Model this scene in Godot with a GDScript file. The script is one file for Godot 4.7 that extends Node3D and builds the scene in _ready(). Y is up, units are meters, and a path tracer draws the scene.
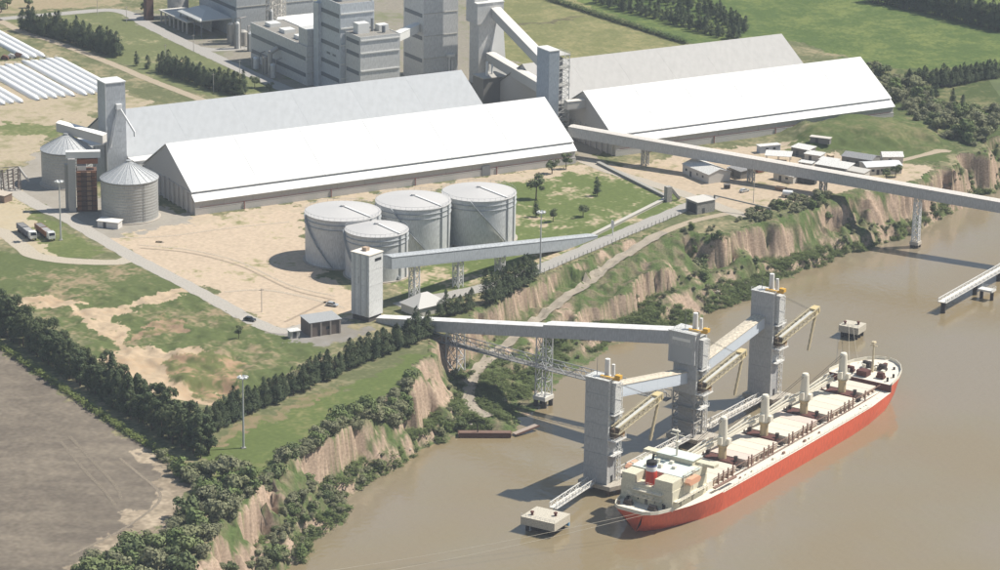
extends Node3D
# Grain terminal on a bluff above a muddy river, seen from the air. Units are metres; river level y = 0, plateau y = 17.

const PL := 17.0
const SITE_O := Vector2(-123.5, -77.5)   # near corner of the front store; the stores run along SITE_A
const SITE_A := 30.4
const PORT_O := Vector2(27.7, 176.4)     # corner of the first loader tower; the quay runs along PORT_A
const PORT_A := 55.5

const SHORE := [[-78.9,298.1],[-71.4,271.1],[-63.2,245.4],[-51.5,214.7],[-47.8,198.7],[-40.4,174.9],[-32.0,156.4],[-22.5,142.9],[-14.4,133.0],[-9.4,128.8],[0.8,125.5],[4.8,120.4],[7.6,111.2],[12.8,99.8],[18.9,82.8],[22.0,69.7],[31.3,51.5],[41.7,33.9],[52.6,20.4],[66.3,10.2],[77.5,-1.4],[93.5,-26.1],[110.2,-53.3],[129.6,-79.0],[151.1,-100.1],[177.2,-131.2],[189.0,-151.9],[199.1,-168.4],[215.2,-190.5],[223.0,-202.7],[241.0,-229.6],[284.7,-290.9]]
const TOP := [[-103.0,336.7],[-95.1,313.1],[-86.6,289.6],[-81.9,265.5],[-76.9,240.2],[-72.1,218.4],[-65.3,194.6],[-56.9,177.9],[-49.9,159.8],[-43.0,146.8],[-33.6,134.5],[-29.4,119.0],[-25.5,101.9],[-23.2,85.5],[-18.9,70.7],[-10.7,51.8],[-3.6,36.0],[11.3,7.9],[28.7,-19.0],[43.7,-40.0],[55.3,-56.0],[65.3,-65.1],[67.8,-52.5],[71.5,-61.1],[77.8,-65.8],[87.3,-59.2],[98.4,-74.1],[111.5,-85.1],[118.4,-94.4],[128.2,-102.5],[136.1,-110.6],[138.5,-121.6],[142.3,-121.8],[150.8,-127.0],[158.4,-130.6],[173.9,-139.5],[181.9,-157.9],[190.8,-171.8],[193.9,-163.6],[203.1,-196.6],[210.1,-198.7],[218.2,-222.5],[225.7,-226.6],[243.2,-249.9],[280.6,-301.2]]
const FOOT1 := [[-99.8,311.1,4.0],[-91.3,288.1,4.0],[-81.8,268.3,4.0],[-72.6,256.8,4.0],[-69.9,231.8,5.0],[-65.1,207.0,4.0],[-61.7,201.7,4.0],[-54.4,192.8,4.0],[-49.1,173.5,4.5],[-38.7,154.1,5.0],[-28.3,151.0,4.0],[-24.1,122.7,4.0],[-20.9,102.2,4.0],[-18.5,85.2,4.0],[-14.6,69.1,4.5],[-8.3,57.6,6.0]]
const RAMP := [[-4.0,128.8,1.5],[2.4,122.6,1.5],[-3.1,117.6,2.5],[-8.7,109.1,3.0],[-10.6,96.6,3.3],[-8.7,80.5,4.0],[-4.6,65.7,5.0],[2.5,49.7,6.2],[13.2,26.4,8.0],[26.6,2.8,10.5],[40.5,-23.4,13.0],[52.9,-44.2,15.5],[65.2,-62.9,16.8]]
const CUT := [[-3.3,49.3,6.0],[7.6,25.5,8.0],[20.9,4.4,10.5],[34.6,-19.2,13.0],[46.7,-36.7,15.6]]
const SHELF := [[23.1,37.0,5.0],[29.9,26.8,8.0],[37.8,6.9,10.0],[49.5,-4.7,12.5],[59.6,-18.5,14.0],[62.4,-29.0,14.5]]
const SHELFF := [[20.9,42.8,1.5],[26.9,32.4,2.0],[33.8,22.1,3.0],[40.8,12.1,3.0],[50.3,2.1,3.5],[58.5,-13.0,4.0],[65.2,-24.6,4.5]]
const SPUR := [[66.5,-56.6,17.0],[67.6,-47.0,14.5],[72.0,-37.6,10.0],[78.0,-30.2,5.0],[83.3,-20.3,2.5]]
const FOOT2 := [[75.3,-52.5,8.0],[80.8,-50.4,5.0],[88.4,-56.2,5.0],[96.1,-63.8,4.5],[105.1,-70.1,4.0],[116.7,-69.6,3.5],[123.9,-77.0,3.5],[132.3,-87.4,3.5],[136.9,-100.4,4.0],[141.6,-105.3,3.5],[147.8,-108.6,3.5],[158.7,-116.2,3.2],[167.1,-123.3,3.0],[180.4,-137.8,3.0],[189.3,-152.4,3.0],[200.4,-188.2,5.0],[204.4,-194.9,6.0],[212.6,-209.6,4.0],[221.6,-224.1,4.0],[233.4,-240.8,4.0],[277.3,-303.8,4.0]]
const REGIONS := {"FIELD":[[-204.7,40.0],[-173.2,95.9],[-146.0,138.6],[-121.1,177.0],[-100.8,209.3],[-93.9,221.0],[-93.1,234.3],[-97.7,254.6],[-104.5,278.5],[-109.8,290.4],[-118.3,324.2],[-153.6,338.6]],"FIELDEDGE":[[-117.1,177.8],[-101.1,205.9],[-93.5,219.3],[-92.4,235.1],[-97.6,256.1],[-104.3,280.0],[-109.6,291.9],[-120.5,290.9],[-114.6,271.4],[-109.3,249.5],[-104.5,234.8],[-102.7,224.7],[-106.9,209.6]],"YARD":[[-155.9,-40.4],[-139.5,-56.8],[-121.0,-70.8],[-82.5,-95.3],[-76.6,-44.7],[-74.6,-14.9],[-61.9,11.7],[-51.0,26.1],[-53.4,51.6],[-73.8,68.8],[-85.2,60.2],[-104.9,31.3],[-120.5,7.1],[-143.3,-24.6]],"WALLSTRIP":[[-123.5,-75.1],[-42.6,-123.9],[34.0,-169.3],[38.9,-157.8],[7.8,-139.6],[-25.7,-121.7],[-74.4,-95.7],[-120.4,-65.0]],"LAWN":[[-25.7,-120.1],[7.8,-142.9],[38.1,-161.1],[58.9,-142.6],[74.6,-118.0],[78.1,-105.8],[56.0,-71.8],[35.2,-45.1],[14.1,-11.6],[-0.1,-1.7],[-29.4,31.2],[-36.8,31.5],[-39.5,9.3],[-30.6,-6.6],[-15.7,-27.3],[5.7,-42.2]],"RIGHTYARD":[[36.3,-174.5],[51.1,-161.9],[83.1,-192.9],[105.9,-201.3],[133.6,-211.9],[141.7,-194.6],[165.9,-182.2],[186.1,-169.8],[187.8,-163.2],[171.8,-142.6],[156.0,-135.3],[139.0,-126.4],[132.8,-115.1],[119.9,-111.2],[108.7,-101.4],[100.8,-89.0],[88.4,-104.9],[75.0,-124.3],[59.1,-145.8],[42.3,-158.0]],"LEFTDIRT":[[-248.1,-346.6],[-236.6,-351.8],[-218.5,-346.4],[-187.1,-295.3],[-165.3,-272.5],[-164.8,-249.1],[-188.7,-255.3],[-182.5,-210.6],[-201.9,-235.3],[-201.8,-198.6],[-203.6,-160.3],[-214.2,-146.3],[-230.5,-142.0],[-268.4,-349.6]],"LEFTGREEN":[[-228.1,-228.1],[-209.2,-223.6],[-197.4,-217.0],[-198.8,-202.4],[-215.2,-205.0],[-223.8,-202.6]],"PAVED":[[-220.4,-132.8],[-213.1,-139.8],[-205.8,-146.8],[-201.1,-177.5],[-167.9,-104.2],[-143.6,-91.8],[-123.9,-79.5],[-122.3,-67.8],[-133.2,-54.3],[-155.2,-37.7],[-165.5,-55.4],[-177.7,-73.5],[-193.5,-96.6],[-209.4,-117.5]],"APRON":[[-217.6,-117.0],[-210.4,-123.8],[-200.4,-108.6],[-192.8,-92.1],[-185.2,-64.4],[-178.1,-39.2],[-169.2,-21.9],[-165.0,-14.1],[-171.3,-9.8],[-181.3,-19.9],[-187.6,-30.4],[-196.0,-38.3],[-205.2,-46.1]],"ISLAND":[[-202.7,-102.3],[-196.0,-91.9],[-183.3,-70.3],[-165.3,-42.7],[-155.2,-26.7],[-157.0,-17.2],[-165.0,-14.1],[-172.9,-20.4],[-177.8,-35.1],[-186.4,-67.2],[-193.4,-90.6]],"SCRUB":[[-203.7,-37.8],[-184.7,-17.1],[-167.8,-7.3],[-146.2,-11.1],[-133.1,-3.9],[-104.3,37.4],[-79.6,72.5],[-58.8,92.7],[-82.7,138.7],[-102.1,144.6],[-129.1,115.3],[-155.9,72.8],[-184.5,29.2],[-194.5,14.7]],"PIT1":[[-176.8,36.2],[-166.0,29.5],[-154.9,42.3],[-146.9,47.9],[-138.2,45.1],[-128.9,31.3],[-120.6,19.7],[-114.1,18.1],[-113.3,25.6],[-117.9,30.7],[-124.2,39.6],[-137.2,52.2],[-139.0,60.5],[-134.0,77.4],[-128.2,89.4],[-118.2,91.1],[-103.9,94.8],[-104.7,100.3],[-116.7,104.1],[-110.3,124.8],[-96.5,134.3],[-94.0,139.2],[-100.2,146.5],[-112.7,139.1],[-129.1,115.3],[-136.3,101.8],[-132.5,94.0],[-141.8,72.1],[-147.9,58.6],[-159.8,46.2],[-175.0,42.1]],"PIT2":[[-123.4,62.0],[-120.8,53.7],[-110.8,62.6],[-111.3,71.8],[-120.1,75.6],[-126.5,80.4],[-131.2,85.1],[-131.2,77.3]],"PIT3":[[-121.2,95.6],[-103.9,94.8],[-89.3,102.8],[-86.2,121.6],[-93.3,132.2],[-103.7,129.6],[-113.6,116.6]],"BLUFFLAWN":[[-95.3,193.2],[-80.0,170.6],[-65.2,150.8],[-53.0,134.4],[-40.5,114.3],[-27.5,91.2],[-23.5,86.6],[-25.8,101.9],[-29.7,119.0],[-33.9,133.5],[-43.4,145.9],[-50.3,158.8],[-57.3,177.0],[-65.6,194.6],[-72.3,216.7],[-78.1,227.1],[-87.5,208.8]],"BLUFFDIRT":[[-94.7,193.2],[-82.7,175.4],[-68.3,152.9],[-56.0,140.5],[-51.8,126.2],[-56.6,130.5],[-70.5,146.1],[-83.5,167.0],[-94.7,184.2]],"SUBST":[[-82.2,71.5],[-74.7,66.6],[-55.8,54.0],[-48.0,65.3],[-45.1,73.1],[-59.3,85.0],[-70.0,82.2]],"GREENFIELD":[[28.6,-534.2],[95.8,-411.4],[125.0,-422.9],[153.2,-420.1],[174.6,-379.8],[182.1,-349.3],[209.8,-342.5],[253.9,-371.7],[311.5,-436.0],[367.4,-725.8],[30.9,-697.9]],"PASTURE":[[-19.6,-570.0],[26.5,-539.6],[95.5,-406.6],[68.5,-372.6],[18.1,-347.0],[-1.7,-367.8],[-18.1,-462.0]],"TRACK":[[-2.1,-450.6],[29.8,-465.5],[41.8,-479.2],[41.7,-474.0],[29.7,-460.4],[-2.1,-445.6]],"SHRUBLAND":[[179.2,-375.6],[199.7,-359.2],[253.9,-371.7],[283.7,-343.1],[259.0,-260.4],[226.0,-228.4],[215.1,-216.8],[201.1,-198.2],[190.4,-175.1],[174.7,-182.7],[165.8,-258.4],[134.8,-224.6]],"MOUND":[[125.9,-186.7],[133.9,-215.5],[150.2,-242.3],[171.9,-270.4],[184.5,-259.6],[195.2,-219.2],[197.4,-187.5],[186.8,-174.9],[166.3,-185.7],[141.2,-198.1]],"NORTHGRASS":[[-264.6,-444.2],[-229.8,-422.0],[-195.5,-359.0],[-170.6,-317.2],[-121.9,-259.6],[-96.7,-297.1],[-118.1,-325.0],[-156.2,-386.8],[-184.7,-435.0],[-206.2,-471.3],[-235.3,-458.9]],"BACKYARD":[[-206.2,-471.3],[-163.0,-477.1],[-104.2,-563.5],[-14.0,-570.5],[8.2,-324.9],[-15.5,-282.1],[-93.9,-257.4],[-116.8,-320.8],[-155.5,-384.5],[-184.2,-430.1]],"TOPDIRT":[[-293.5,-548.9],[-199.3,-556.1],[-208.6,-489.4],[-237.6,-474.2],[-267.2,-459.1],[-277.6,-458.4]],"CENTREGAP":[[-20.9,-322.9],[-1.7,-367.8],[20.8,-369.3],[19.7,-264.7],[44.3,-228.3],[42.6,-166.4],[29.7,-174.1],[24.4,-265.0],[-10.6,-266.6]],"RAMPLAWN":[[-0.1,-1.7],[14.0,-6.3],[39.0,-42.6],[64.0,-72.2],[65.3,-65.1],[43.7,-40.0],[28.7,-19.0],[11.3,7.9],[-3.6,36.0],[-10.7,51.8],[-18.9,70.7],[-28.3,66.6],[-29.2,36.0]]}
const ROADS := {"main":[[-232.6,-153.5],[-210.1,-122.2],[-187.8,-86.4],[-174.9,-70.8],[-155.0,-39.1],[-137.1,-11.6],[-119.4,13.4],[-104.6,35.0],[-87.7,60.3],[-76.2,70.1],[-64.5,59.1]],"quay":[[-37.2,38.8],[-22.1,27.1],[-3.7,12.5],[14.0,-9.0],[39.2,-46.7],[60.3,-77.9],[76.2,-101.1],[88.0,-118.8]],"mid":[[35.4,-174.5],[46.6,-156.6],[60.9,-139.4],[74.9,-122.7],[88.7,-103.4],[99.4,-87.4]],"loop":[[-206.6,-54.6],[-197.0,-49.4],[-186.1,-30.5],[-179.5,-18.7],[-168.6,-12.6],[-156.9,-10.5],[-145.5,-11.1],[-141.1,-19.4]],"north":[[-279.3,-438.1],[-235.7,-461.4],[-206.2,-471.3],[-184.7,-435.0],[-156.0,-384.5],[-116.6,-318.7],[-96.0,-287.0]],"northb":[[-155.5,-384.5],[-145.5,-380.6],[-128.3,-386.4]],"dirtn":[[-277.2,-455.9],[-264.2,-441.7],[-246.6,-413.5],[-228.1,-393.4],[-194.1,-348.0],[-170.1,-313.0],[-139.5,-272.2]],"pathq":[[65.2,-63.7],[76.5,-78.8],[89.4,-89.8],[106.8,-102.9]],"shrubp":[[159.0,-168.2],[172.1,-179.2],[193.5,-197.8],[198.9,-198.1]]}
const VEG := {"bl":[[[-120.1,293.0],[-105.8,272.6],[-93.0,244.0],[-83.7,215.5],[-73.1,206.4],[-73.2,220.1],[-77.4,241.8],[-82.4,269.4],[-87.0,291.7],[-95.6,309.7]],17],"hedgeend":[[[-109.4,193.9],[-96.9,207.4],[-87.3,210.5],[-79.0,217.0],[-79.0,233.7],[-86.1,238.1],[-92.8,226.0]],17],"cliff":[[[-72.1,218.4],[-65.3,194.6],[-56.9,177.9],[-49.9,159.8],[-43.0,146.8],[-33.6,134.5],[-29.4,119.0],[-28.8,115.9],[-32.5,143.9],[-41.4,151.9],[-49.5,167.3],[-57.2,183.9],[-65.1,197.5],[-70.9,218.9]],11],"foot":[[[-81.0,276.9],[-69.9,246.6],[-61.5,204.3],[-49.1,174.1],[-25.6,150.1],[-17.1,116.6],[-9.4,126.2],[-14.3,139.1],[-31.8,162.5],[-47.5,203.7],[-62.7,251.0]],3],"land":[[[-2.6,45.4],[11.4,36.7],[19.1,66.8],[17.5,84.3],[7.5,109.7],[2.4,109.9],[-4.8,82.1]],2],"cutfoot":[[[-18.4,87.4],[-13.2,63.1],[-6.7,67.3],[-11.3,93.4],[-11.7,114.1],[-17.6,124.4]],4],"shelf":[[[23.2,34.6],[37.9,11.3],[58.0,-15.8],[74.4,-33.4],[104.9,-71.4],[132.7,-86.9],[151.3,-102.3],[129.5,-75.5],[93.3,-24.0],[76.1,2.1],[52.4,23.8],[31.3,53.7]],1.5],"bay":[[[136.4,-94.3],[143.7,-112.2],[168.7,-128.6],[190.4,-156.2],[198.6,-174.3],[217.1,-208.8],[225.3,-217.9],[222.2,-198.9],[197.0,-162.9],[176.6,-127.5],[150.6,-96.5]],1.5],"rim":[[[94.8,-79.8],[106.7,-101.3],[124.7,-117.7],[137.2,-121.5],[135.9,-109.1],[118.3,-92.9],[105.0,-80.3]],17],"hollow":[[[70.2,-65.6],[86.4,-73.7],[88.0,-55.3],[79.8,-32.9],[74.7,-46.3]],14],"eastwood":[[[179.6,-353.5],[185.6,-345.2],[203.1,-329.3],[205.9,-296.4],[214.4,-273.1],[233.3,-274.3],[226.8,-234.0],[211.7,-209.5],[201.7,-201.8],[196.5,-219.3],[187.9,-267.5],[182.3,-278.9]],17]}
const BELT1 := [[-187.5,74.4],[-173.6,93.8],[-146.6,134.6],[-121.7,172.4],[-95.4,207.4]]
const BELT2 := [[-97.7,186.1],[-81.1,157.3],[-66.3,136.0],[-52.5,113.8],[-38.6,93.9],[-25.8,77.8]]
const ROWA := [[-247.8,-418.3],[-226.3,-398.3],[-191.6,-359.3]]
const ROWB := [[-167.3,-330.2],[-144.9,-302.2],[-121.8,-279.3]]
const ROWC := [[50.1,-508.7],[78.1,-474.1],[122.7,-413.3]]
const ROWC2 := [[74.7,-521.3],[105.9,-491.6],[126.1,-437.5]]
const ROWD := [[202.9,-525.4],[226.0,-500.5],[266.3,-447.5]]
const ROWE := [[196.1,-320.4],[211.8,-321.4],[225.3,-330.7],[242.6,-344.7]]
const HEDGE1 := [[-188.7,67.6],[-174.0,91.6],[-146.8,133.6],[-121.7,172.4],[-95.7,210.0]]
const HEDGE2 := [[24.5,-517.5],[56.4,-467.4],[93.8,-411.2]]
const SPOTS := {"conifer":[[39.9,-116.0],[14.2,-82.7],[-19.4,49.9],[-16.2,48.5],[-12.2,44.8],[-2.8,33.5],[3.0,22.2],[9.0,11.9],[202.4,-288.1],[212.3,-284.8],[216.5,-281.1],[206.9,-300.5],[-180.0,-342.4],[-173.9,-336.3]],"road_conifer":[[-5.0,34.8],[-1.4,31.0],[0.4,26.0],[1.9,22.2],[4.9,18.3],[7.1,14.5],[10.5,9.2],[12.4,4.1],[-21.5,52.3],[-17.9,49.8],[-14.4,47.3],[-10.4,42.3]],"leafy":[[21.5,-150.2],[14.4,-109.9],[33.3,-83.7],[21.0,-75.7],[27.7,-158.8],[164.4,-148.7],[168.9,-153.8],[-91.8,78.8]],"backbush":[[-188.6,-467.5],[-191.0,-464.7],[-265.1,-472.2],[-267.0,-464.3],[-253.9,-475.6],[-110.6,-292.1],[-118.4,-299.8]]}
const SHEDS := [[87.4,-149.1],[120.8,-144.5],[129.5,-141.8],[117.7,-193.2],[120.8,-177.8],[132.7,-188.9],[136.8,-180.5],[143.4,-160.6],[152.5,-152.9],[156.1,-173.1],[163.4,-161.8],[170.3,-179.1],[141.5,-201.7],[102.2,-151.6],[131.9,-166.6],[142.3,-170.6]]
const LOWCH := [[35.4,-53.5],[69.3,-113.0],[41.7,-168.1]]
const FIELDTRACKS := [[[-139.2,184.3],[-127.6,210.5],[-119.4,227.1],[-114.1,240.1]],[[-136.6,180.5],[-124.9,205.1],[-116.2,223.6],[-112.9,235.1]],[[-118.1,199.6],[-109.4,214.9],[-103.1,226.4],[-101.5,234.7],[-104.4,246.1],[-110.8,260.5],[-122.2,279.2]]]
const YARDTRACKS := [[[-140.7,-34.3],[-120.5,-28.6],[-99.8,-13.5],[-78.5,15.1],[-60.9,27.9]],[[-140.2,-30.2],[-120.1,-24.5],[-99.3,-8.3],[-78.1,20.1],[-60.6,32.7]],[[-101.9,25.0],[-88.4,21.8],[-73.8,28.5],[-56.4,42.2]],[[-62.5,32.8],[-69.0,45.2],[-77.0,59.8]],[[-149.7,-43.5],[-130.4,-47.4],[-107.9,-60.0],[-84.8,-69.9]]]

# ---------------------------------------------------------------- mesh builder
class B:
	var v := PackedVector3Array()
	var n := PackedVector3Array()
	var c := PackedColorArray()
	var col := Color(1, 1, 1)
	var use_c := false
	func tri(a: Vector3, b: Vector3, d: Vector3) -> void:
		var k := (b - a).cross(d - a).normalized()
		v.append(a); v.append(d); v.append(b)
		n.append(k); n.append(k); n.append(k)
		if use_c:
			c.append(col); c.append(col); c.append(col)
	func quad(a: Vector3, b: Vector3, d: Vector3, e: Vector3) -> B:
		tri(a, b, d); tri(a, d, e)
		return self
	func squad(a: Vector3, b: Vector3, d: Vector3, e: Vector3, na: Vector3, nb: Vector3, nd: Vector3, ne: Vector3) -> void:
		for p in [a, d, b, a, e, d]: v.append(p)
		for p in [na, nd, nb, na, ne, nd]: n.append(p)
		if use_c:
			for i in 6: c.append(col)
	func hexa(p: Array) -> B:
		# p: 4 bottom (ccw from above) then 4 top
		quad(p[3], p[2], p[1], p[0]); quad(p[4], p[5], p[6], p[7])
		for i in 4:
			var j := (i + 1) % 4
			quad(p[i], p[j], p[j + 4], p[i + 4])
		return self
	func box(x0: float, y0: float, z0: float, x1: float, y1: float, z1: float) -> B:
		return hexa([Vector3(x0, y0, z1), Vector3(x1, y0, z1), Vector3(x1, y0, z0), Vector3(x0, y0, z0), Vector3(x0, y1, z1), Vector3(x1, y1, z1), Vector3(x1, y1, z0), Vector3(x0, y1, z0)])
	func bar(p: Vector3, q: Vector3, w: float, h: float) -> B:
		# box along p-q, w across, h tall
		var d := (q - p).normalized()
		var s := Vector3(d.z, 0, -d.x)
		if s.length() < 0.01: s = Vector3(0, 0, 1)
		s = s.normalized()
		var u := s.cross(d).normalized()
		if u.y < 0: u = -u
		if absf(d.y) > 0.999:
			s = Vector3(1, 0, 0); u = Vector3(0, 0, 1)
		s *= w / 2; u *= h / 2
		return hexa([p - s - u, q - s - u, q + s - u, p + s - u, p - s + u, q - s + u, q + s + u, p + s + u])
	func tube(p: Vector3, q: Vector3, r0: float, r1: float, seg := 12, caps := true) -> B:
		var d := (q - p).normalized()
		var s := d.cross(Vector3(0.31, 0.2, 0.9)).normalized()
		if absf(d.y) > 0.99: s = Vector3(1, 0, 0)
		var t := d.cross(s).normalized()
		for i in seg:
			var a0 := TAU * i / seg
			var a1 := TAU * (i + 1) / seg
			var e0 := s * cos(a0) + t * sin(a0)
			var e1 := s * cos(a1) + t * sin(a1)
			squad(p + e0 * r0, p + e1 * r0, q + e1 * r1, q + e0 * r1, e0, e1, e1, e0)
			if caps:
				if r0 > 0.001: tri(p, p + e1 * r0, p + e0 * r0)
				if r1 > 0.001: tri(q, q + e0 * r1, q + e1 * r1)
		return self
	func lathe(o: Vector3, prof: Array, seg := 32) -> B:
		# prof: [r, y] from bottom to top, crease at every row
		for k in prof.size() - 1:
			var r0: float = prof[k][0]
			var y0: float = prof[k][1]
			var r1: float = prof[k + 1][0]
			var y1: float = prof[k + 1][1]
			var nr := Vector2(y1 - y0, r0 - r1).normalized()
			for i in seg:
				var a0 := TAU * i / seg
				var a1 := TAU * (i + 1) / seg
				var e0 := Vector3(cos(a0), 0, -sin(a0))
				var e1 := Vector3(cos(a1), 0, -sin(a1))
				var n0 := e0 * nr.x + Vector3.UP * nr.y
				var n1 := e1 * nr.x + Vector3.UP * nr.y
				squad(o + e0 * r0 + Vector3.UP * y0, o + e1 * r0 + Vector3.UP * y0, o + e1 * r1 + Vector3.UP * y1, o + e0 * r1 + Vector3.UP * y1, n0, n1, n1, n0)
		return self
	func prism(pts: Array, z0: float, z1: float) -> B:
		# pts: Vector2 (x, y) ccw, convex, extruded along z (z1 > z0)
		var k := pts.size()
		for i in range(1, k - 1):
			tri(Vector3(pts[0].x, pts[0].y, z1), Vector3(pts[i].x, pts[i].y, z1), Vector3(pts[i + 1].x, pts[i + 1].y, z1))
			tri(Vector3(pts[0].x, pts[0].y, z0), Vector3(pts[i + 1].x, pts[i + 1].y, z0), Vector3(pts[i].x, pts[i].y, z0))
		for i in k:
			var a: Vector2 = pts[i]
			var b: Vector2 = pts[(i + 1) % k]
			quad(Vector3(a.x, a.y, z0), Vector3(b.x, b.y, z0), Vector3(b.x, b.y, z1), Vector3(a.x, a.y, z1))
		return self
	func slab(pts: Array, y0: float, y1: float) -> B:
		# pts: Vector2 (x, z), convex or not too concave, extruded upwards
		var k := pts.size()
		var poly := PackedVector2Array(pts)
		if not Geometry2D.is_polygon_clockwise(poly): poly.reverse()
		var idx := Geometry2D.triangulate_polygon(poly)
		for i in range(0, idx.size(), 3):
			var a := poly[idx[i]]
			var b := poly[idx[i + 1]]
			var d := poly[idx[i + 2]]
			if (b - a).cross(d - a) > 0:
				var sw := b
				b = d; d = sw
			tri(Vector3(a.x, y1, a.y), Vector3(b.x, y1, b.y), Vector3(d.x, y1, d.y))
			tri(Vector3(a.x, y0, a.y), Vector3(d.x, y0, d.y), Vector3(b.x, y0, b.y))
		for i in k:
			var a := poly[i]
			var b := poly[(i + 1) % k]
			quad(Vector3(b.x, y0, b.y), Vector3(a.x, y0, a.y), Vector3(a.x, y1, a.y), Vector3(b.x, y1, b.y))
		return self
	func mesh() -> ArrayMesh:
		var a := []
		a.resize(Mesh.ARRAY_MAX)
		a[Mesh.ARRAY_VERTEX] = v
		a[Mesh.ARRAY_NORMAL] = n
		if use_c: a[Mesh.ARRAY_COLOR] = c
		var m := ArrayMesh.new()
		m.add_surface_from_arrays(Mesh.PRIMITIVE_TRIANGLES, a)
		return m

# ---------------------------------------------------------------- node helpers
var used := {}
func numbered(called: String) -> String:
	var k: int = used.get(called, 0)
	used[called] = k + 1
	return called if k == 0 else "%s_%03d" % [called, k]
func tag(o: Node, label: String, category: String, group := "", kind := "") -> void:
	if label: o.set_meta("label", label)
	if category: o.set_meta("category", category)
	if group: o.set_meta("group", group)
	if kind: o.set_meta("kind", kind)
func thing(called: String, label: String, category: String, at: Vector3, turn := 0.0, group := "") -> Node3D:
	var o := Node3D.new()
	o.name = numbered(called)
	add_child(o)
	o.position = at
	o.rotation_degrees.y = turn
	tag(o, label, category, group)
	return o
func part(parent: Node, called: String, b, m: Material) -> MeshInstance3D:
	var o := MeshInstance3D.new()
	o.name = called if parent != self else numbered(called)
	o.mesh = b if b is ArrayMesh else b.mesh()
	o.material_override = m
	o.cast_shadow = GeometryInstance3D.SHADOW_CASTING_SETTING_ON
	parent.add_child(o, true)
	return o
func struct(called: String, b, m: Material) -> MeshInstance3D:
	var o := part(self, called, b, m)
	o.set_meta("kind", "structure")
	return o
func dup(src: Node3D, label: String, at: Vector3, turn := 0.0, sc := 1.0, called := "") -> Node3D:
	var o: Node3D = src.duplicate()
	o.name = numbered(called if called else String(src.name).rstrip("0123456789").rstrip("_"))
	add_child(o)
	o.position = at
	o.rotation_degrees.y = turn
	o.scale = Vector3(sc, sc, sc)
	if label: o.set_meta("label", label)
	return o
func site(u: float, d: float, y := PL) -> Vector3:
	var a := deg_to_rad(SITE_A)
	return Vector3(SITE_O.x + u * cos(a) - d * sin(a), y, SITE_O.y - u * sin(a) - d * cos(a))
func port(s: float, d: float, y := 0.0) -> Vector3:
	var a := deg_to_rad(PORT_A)
	return Vector3(PORT_O.x + s * cos(a) - d * sin(a), y, PORT_O.y - s * sin(a) - d * cos(a))

# ---------------------------------------------------------------- materials
var grain: ImageTexture
var coarse: ImageTexture
var runs: ImageTexture
var calm: ImageTexture
var fine: ImageTexture
var bumpy: ImageTexture
var wavy: ImageTexture
var streak: ImageTexture
func noise_tex(freq: float, lo: float, hi: float, sz: int, sd: int, oct := 4, normal := 0.0, stretch := 1) -> ImageTexture:
	var f := FastNoiseLite.new()
	f.seed = sd
	f.frequency = freq
	f.fractal_octaves = oct
	var im := f.get_seamless_image(sz, sz)
	im.convert(Image.FORMAT_RGB8)
	if stretch > 1:
		im.resize(sz, sz / stretch, Image.INTERPOLATE_BILINEAR)
		var im2 := Image.create(sz, sz, false, Image.FORMAT_RGB8)
		for k in stretch: im2.blit_rect(im, Rect2i(0, 0, sz, sz / stretch), Vector2i(0, k * sz / stretch))
		im = im2
	if stretch < 0:
		# narrow upright streaks: weathering runs
		im.resize(sz / -stretch, sz, Image.INTERPOLATE_BILINEAR)
		var im3 := Image.create(sz, sz, false, Image.FORMAT_RGB8)
		for k in -stretch: im3.blit_rect(im, Rect2i(0, 0, sz / -stretch, sz), Vector2i(k * sz / -stretch, 0))
		im = im3
	if normal > 0:
		im.bump_map_to_normal_map(normal)
		return ImageTexture.create_from_image(im)
	var d := im.get_data()
	for i in d.size(): d[i] = int(clampf(lerpf(lo, hi, d[i] / 255.0), 0, 1) * 255)
	return ImageTexture.create_from_image(Image.create_from_data(sz, sz, false, Image.FORMAT_RGB8, d))
var mats := {}
func M(c: Color, rough := 0.8, metal := 0.0, tex: Texture2D = null, sc := 0.1, tri := true) -> StandardMaterial3D:
	var key := "%s %s %s %s %s" % [c, rough, metal, tex, sc]
	if mats.has(key): return mats[key]
	var m := StandardMaterial3D.new()
	m.albedo_color = c
	m.roughness = rough
	m.metallic = metal
	if tex:
		m.albedo_texture = tex
		m.uv1_triplanar = true
		m.uv1_world_triplanar = true
		m.uv1_scale = Vector3(sc, sc, sc)
	mats[key] = m
	return m
func rgb(r: int, g: int, b: int) -> Color: return Color(r / 255.0, g / 255.0, b / 255.0)

# ---------------------------------------------------------------- terrain
var nz := FastNoiseLite.new()
var nz2 := FastNoiseLite.new()
var top_poly := PackedVector2Array()
var shore_poly := PackedVector2Array()
var field_poly := PackedVector2Array()
const GX0 := -180.0
const GX1 := 300.0
const GZ0 := -270.0
const GZ1 := 330.0
const GS := 1.25
var gw := 0
var gh := 0
var hmap := PackedFloat32Array()
var bank := PackedByteArray()
func near_line(p: Vector2, L: Array) -> Vector2:
	# distance and height at the nearest point of a polyline
	var best := 1e9
	var hh := 0.0
	for i in L.size() - 1:
		var a := Vector2(L[i][0], L[i][1])
		var b := Vector2(L[i + 1][0], L[i + 1][1])
		var ab := b - a
		var t := clampf((p - a).dot(ab) / maxf(ab.length_squared(), 0.01), 0, 1)
		var d := p.distance_squared_to(a + ab * t)
		if d < best:
			best = d
			if L[i].size() > 2: hh = lerpf(L[i][2], L[i + 1][2], t)
	return Vector2(sqrt(best), hh)
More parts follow.
